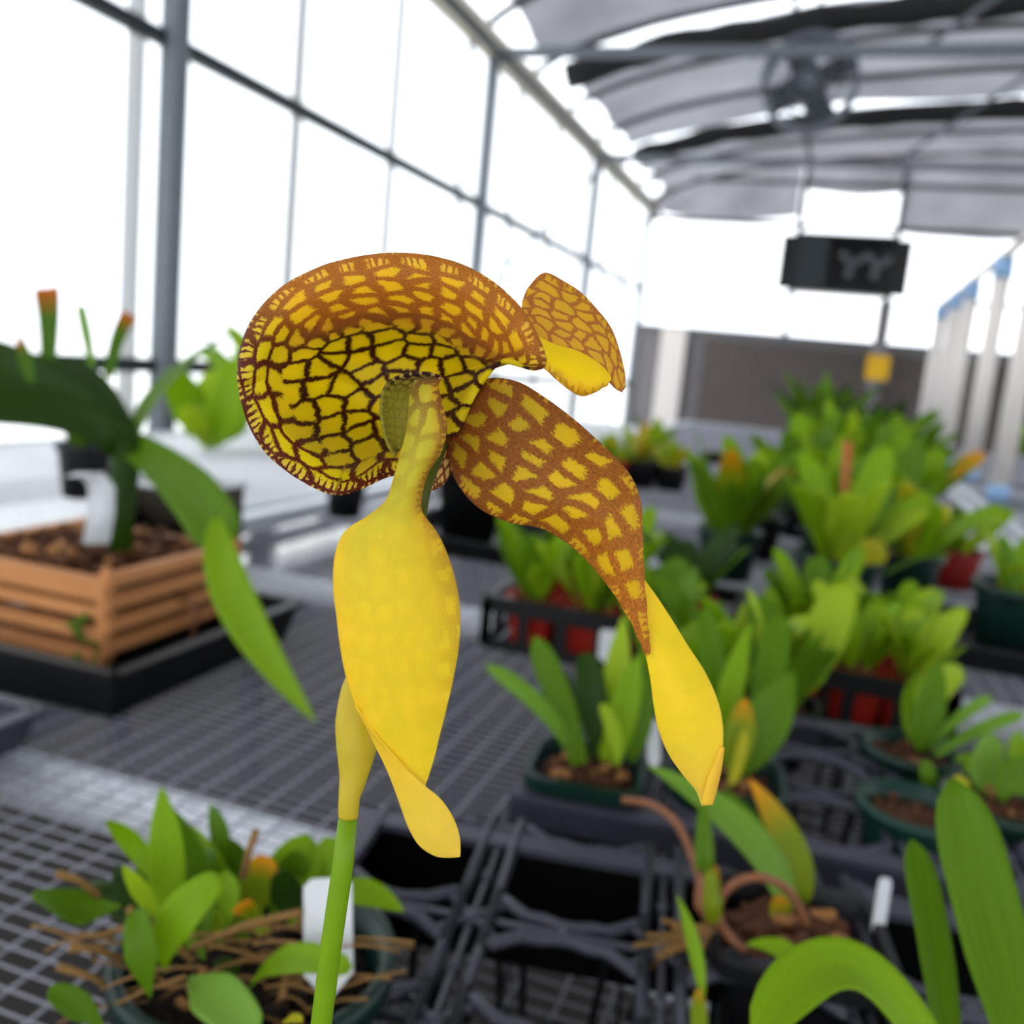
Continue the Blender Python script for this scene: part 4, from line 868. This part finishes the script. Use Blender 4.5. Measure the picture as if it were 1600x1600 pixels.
# mottled side petal with twisted yellow end
def f2_(T, q, ed, s, w_):
    base = lerp3(lin((150, 120, 20)), lin((232, 198, 22)), min(1, T*3.2)); base = lerp3(base, lin((222, 170, 46)), max(0, 1-ed/2)*.8)
    return dict(pig=base, wid=.19-.05*max(0, T-.6)+.03*q-.04*max(0, .25-T)*4, vein=lerp3(lin((120, 56, 14)), lin((198, 126, 38)), min(1, max(0, T*1.4+.1))), fr=1.0 if T < .97 else 0, reg=1)
pet = Pet()
sheet(pet, [(694, 672, .168, 728, 612, .166), (700, 705, .166, 765, 592, .163, .0006), (712, 748, .1635, 815, 600, .160, .002), (745, 790, .1605, 880, 643, .157, .0035), (795, 815, .158, 945, 700, .1545, .0038), (845, 824, .156, 985, 745, .153, .0036), (885, 846, .155, 1001, 790, .1525, .0030), (918, 875, .1545, 1003, 840, .1522, .002), (946, 908, .154, 1005, 885, .1524, .0012), (968, 940, .1538, 1008, 925, .1528, .0006), (986, 972, .1536, 1011, 965, .153, .0003), (1003, 1008, .1536, 1014, 1004, .1534), (1010, 1024, .1536, 1014, 1022, .1536)],
      cell=(5.6, 3.3), wid=.24, fringe=(1, 1), seed=5, nu=110, nv=60, fn=f2_, wave=.25)
sheet(pet, [(985, 930, .1555, 1005, 903, .1555), (990, 960, .1555, 1026, 932, .1560), (1000, 992, .1550, 1053, 975, .1562, .0005), (1009, 1022, .1546, 1074, 1010, .1560, .001), (1017, 1062, .1544, 1100, 1050, .1556, .0016), (1022, 1100, .1544, 1120, 1095, .1552, .002), (1030, 1140, .1546, 1128, 1135, .155, .002), (1046, 1178, .155, 1127, 1178, .155, .0018), (1070, 1212, .1553, 1121, 1216, .1552, .001), (1088, 1234, .1555, 1117, 1238, .1552, .0004), (1096, 1258, .1556, 1111, 1257, .1553)],
      mot=.0, pig=BRIGHT, seed=6, nu=70, nv=30, fn=lambda T, q, ed, s, w_: dict(pig=lerp3(lin((244, 220, 40)), lin((240, 214, 104)), max(0, min(1, (T-.55)*2.2))*(1-q*.4))))
sheet(pet, [(874, 832, .1558, 880, 838, .1556), (905, 856, .1556, 912, 868, .155), (935, 885, .1552, 946, 905, .1546), (956, 915, .1546, 966, 934, .154), (972, 942, .154, 974, 950, .1538)], mot=0, pig=lin((240, 190, 24)), seed=7, nu=24, nv=6)
sheet(pet, [(1126, 1165, .1546, 1130, 1168, .1552), (1112, 1200, .1540, 1126, 1200, .155), (1102, 1230, .1538, 1119, 1232, .155), (1096, 1257, .154, 1112, 1257, .155)], mot=0, pig=lin((244, 214, 70)), seed=8, nu=24, nv=6, bulge=.0006)
pet.build('lateral_sepal', tF)

# hanging front sepal with its neck and twisted tail
def f3_(T, q, ed, s, w_):
    neck = max(0, min(1, 1-(T-.05)/.34)); rt = max(0, min(1, (q-.62)/.3))
    base = lerp3(lin((242, 218, 44)), lerp3(YG, lin((196, 184, 50)), max(0, 1-T*4)), max(0, min(1, (.62-T)*3))*(1-.5*q)); base = lerp3(base, lin((222, 150, 44)), rt*max(0, 1-T*1.5)*.8)
    base = lerp3(base, lin((244, 212, 36)), max(0, 1-q*6)*min(1, T*2.5)*.8)
    m_ = .06+.42*neck+.8*max(0, 1-T*5)*(.25+.75*q)+.5*max(0, (q-.8)*5)*(1-min(1, max(0, T-.45)*2.2))*(1 if T > .0 else 0)
    m_ *= 1-max(0, min(1, (T-.72)/.15))
    return dict(pig=base, mot=min(.8, m_), wid=.11+.03*neck+.12*max(0, 1-neck*1.5), vein=lerp3(lin((186, 128, 40)), lin((128, 62, 40)), neck), cell=(4.6, 3.2), fr=(0 if q < .5 else .75*max(0, min(1, (.62-T)*4))))
pet = Pet()
sheet(pet, [(648, 596, .1560, 690, 588, .1560), (642, 618, .1556, 684, 606, .1545, .0015), (640, 640, .1552, 690, 630, .1538, .0020), (635, 680, .1546, 697, 668, .1536, .0022), (626, 712, .1542, 688, 706, .1536, .0022), (616, 750, .1540, 668, 738, .1536, .002), (604, 783, .1540, 658, 775, .1538, .0018), (575, 808, .1544, 659, 800, .1538, .0018), (541, 830, .1548, 682, 832, .1540, .0022), (525, 866, .1548, 699, 868, .1540, .003), (522, 915, .1544, 712, 912, .1536, .0036), (527, 962, .1538, 718, 956, .1532, .0036), (533, 1012, .1532, 716, 1010, .1530, .0032), (543, 1062, .1528, 707, 1062, .1530, .0026), (557, 1102, .1524, 697, 1106, .1530, .002), (575, 1138, .1520, 686, 1150, .1532, .0014), (600, 1168, .1518, 676, 1190, .1532, .0008), (632, 1202, .1518, 668, 1214, .1528, .0003), (658, 1226, .1518, 664, 1229, .1522)],
      cell=(3.4, 2.6), wid=.11, mot=.5, seed=9, nu=130, nv=56, fn=f3_, wave=.15)
sheet(pet, [(556, 1102, .1522, 560, 1108, .1518), (574, 1136, .1522, 590, 1150, .1512), (588, 1166, .1522, 614, 1178, .1508), (603, 1196, .1522, 638, 1204, .1506, .0003), (616, 1228, .152, 662, 1226, .1506, .0006), (628, 1262, .1518, 688, 1248, .1508, .0008), (640, 1294, .1516, 707, 1276, .151, .001), (656, 1320, .1514, 717, 1304, .1512, .0008), (678, 1335, .1514, 719, 1326, .1514, .0004), (697, 1339, .1514, 719, 1338, .1514)],
      mot=0, pig=lin((246, 200, 34)), seed=10, nu=60, nv=24, fn=lambda T, q, ed, s, w_: dict(pig=lerp3(lin((240, 212, 40)), lin((240, 214, 90)), T)))
pet.build('front_sepal', tF)
# column scoop behind the neck
pet = Pet()
sheet(pet, [(617, 714, .1570, 624, 700, .1575), (604, 690, .1568, 633, 690, .1590), (597, 662, .1566, 637, 662, .1600), (595, 635, .1564, 640, 636, .1600), (599, 610, .1562, 648, 616, .1590), (613, 593, .1560, 660, 606, .1570), (640, 584, .1556, 676, 598, .1556), (668, 583, .1552, 688, 592, .1550), (686, 588, .1550, 691, 592, .1550)],
      cell=(1.5, 1.3), wid=.13, mot=.3, pig=OLIVE, vein=lin((60, 24, 16)), fringe=(.9, 0), bulge=-.0015, seed=11, nu=60, nv=24,
      fn=lambda T, q, ed, s, w_: dict(mot=.2+.75*max(0, min(1, (T-.5)*4)), pig=lerp3(lin((176, 168, 50)), lin((206, 168, 90)), max(0, min(1, (T-.5)*2.5))), fr=.3+.7*max(0, min(1, (T-.4)*4)) if q < .5 else 0))
pet.build('column', tF)
# ovary and stems
def petube(pl, name, m):
    return px_tube(tF, name, [p[:3] for p in pl], [p[3]*.157/F for p in pl], m, 20)
petube([(692, 694, .166, 9), (680, 725, .164, 9), (663, 770, .161, 10), (648, 850, .163, 12), (612, 970, .164, 16)], 'pedicel', mat('pedicel_green', (84, 92, 22), .5, trans=.2))
petube([(612, 970, .164, 16), (585, 1030, .163, 26), (566, 1080, .162, 34), (558, 1130, .161, 35), (557, 1170, .160, 32), (552, 1215, .159, 22), (546, 1245, .158, 17), (544, 1277, .158, 15.5)], 'ovary', mat('ovary_yellow', (208, 186, 46), .45, 0, .12, 300, trans=.3))
base = Vector((-.085, .085, BZ+.075))
P = [at(544, 1275, .158), at(536, 1350, .158), at(517, 1480, .159), at(502, 1600, .160), at(490, 1700, .160)]; P += [P[-1].lerp(base, .5)+Vector((0, 0, .004)), base]
mb = MB(); mb.tube(P, [.0016, .00178, .0018, .0018, .0019, .002, .0022], 20); mb.build('stem', M['pseudo'], tF)
mb = MB(); rough_pot(mb, (-.085, .085, BZ), .04, .075, 7, 0); mb.build('pot', M['black'], tF)
soil(tF, Vector((-.085, .085, BZ+.068)), .035, random.Random(3), .01, 50)
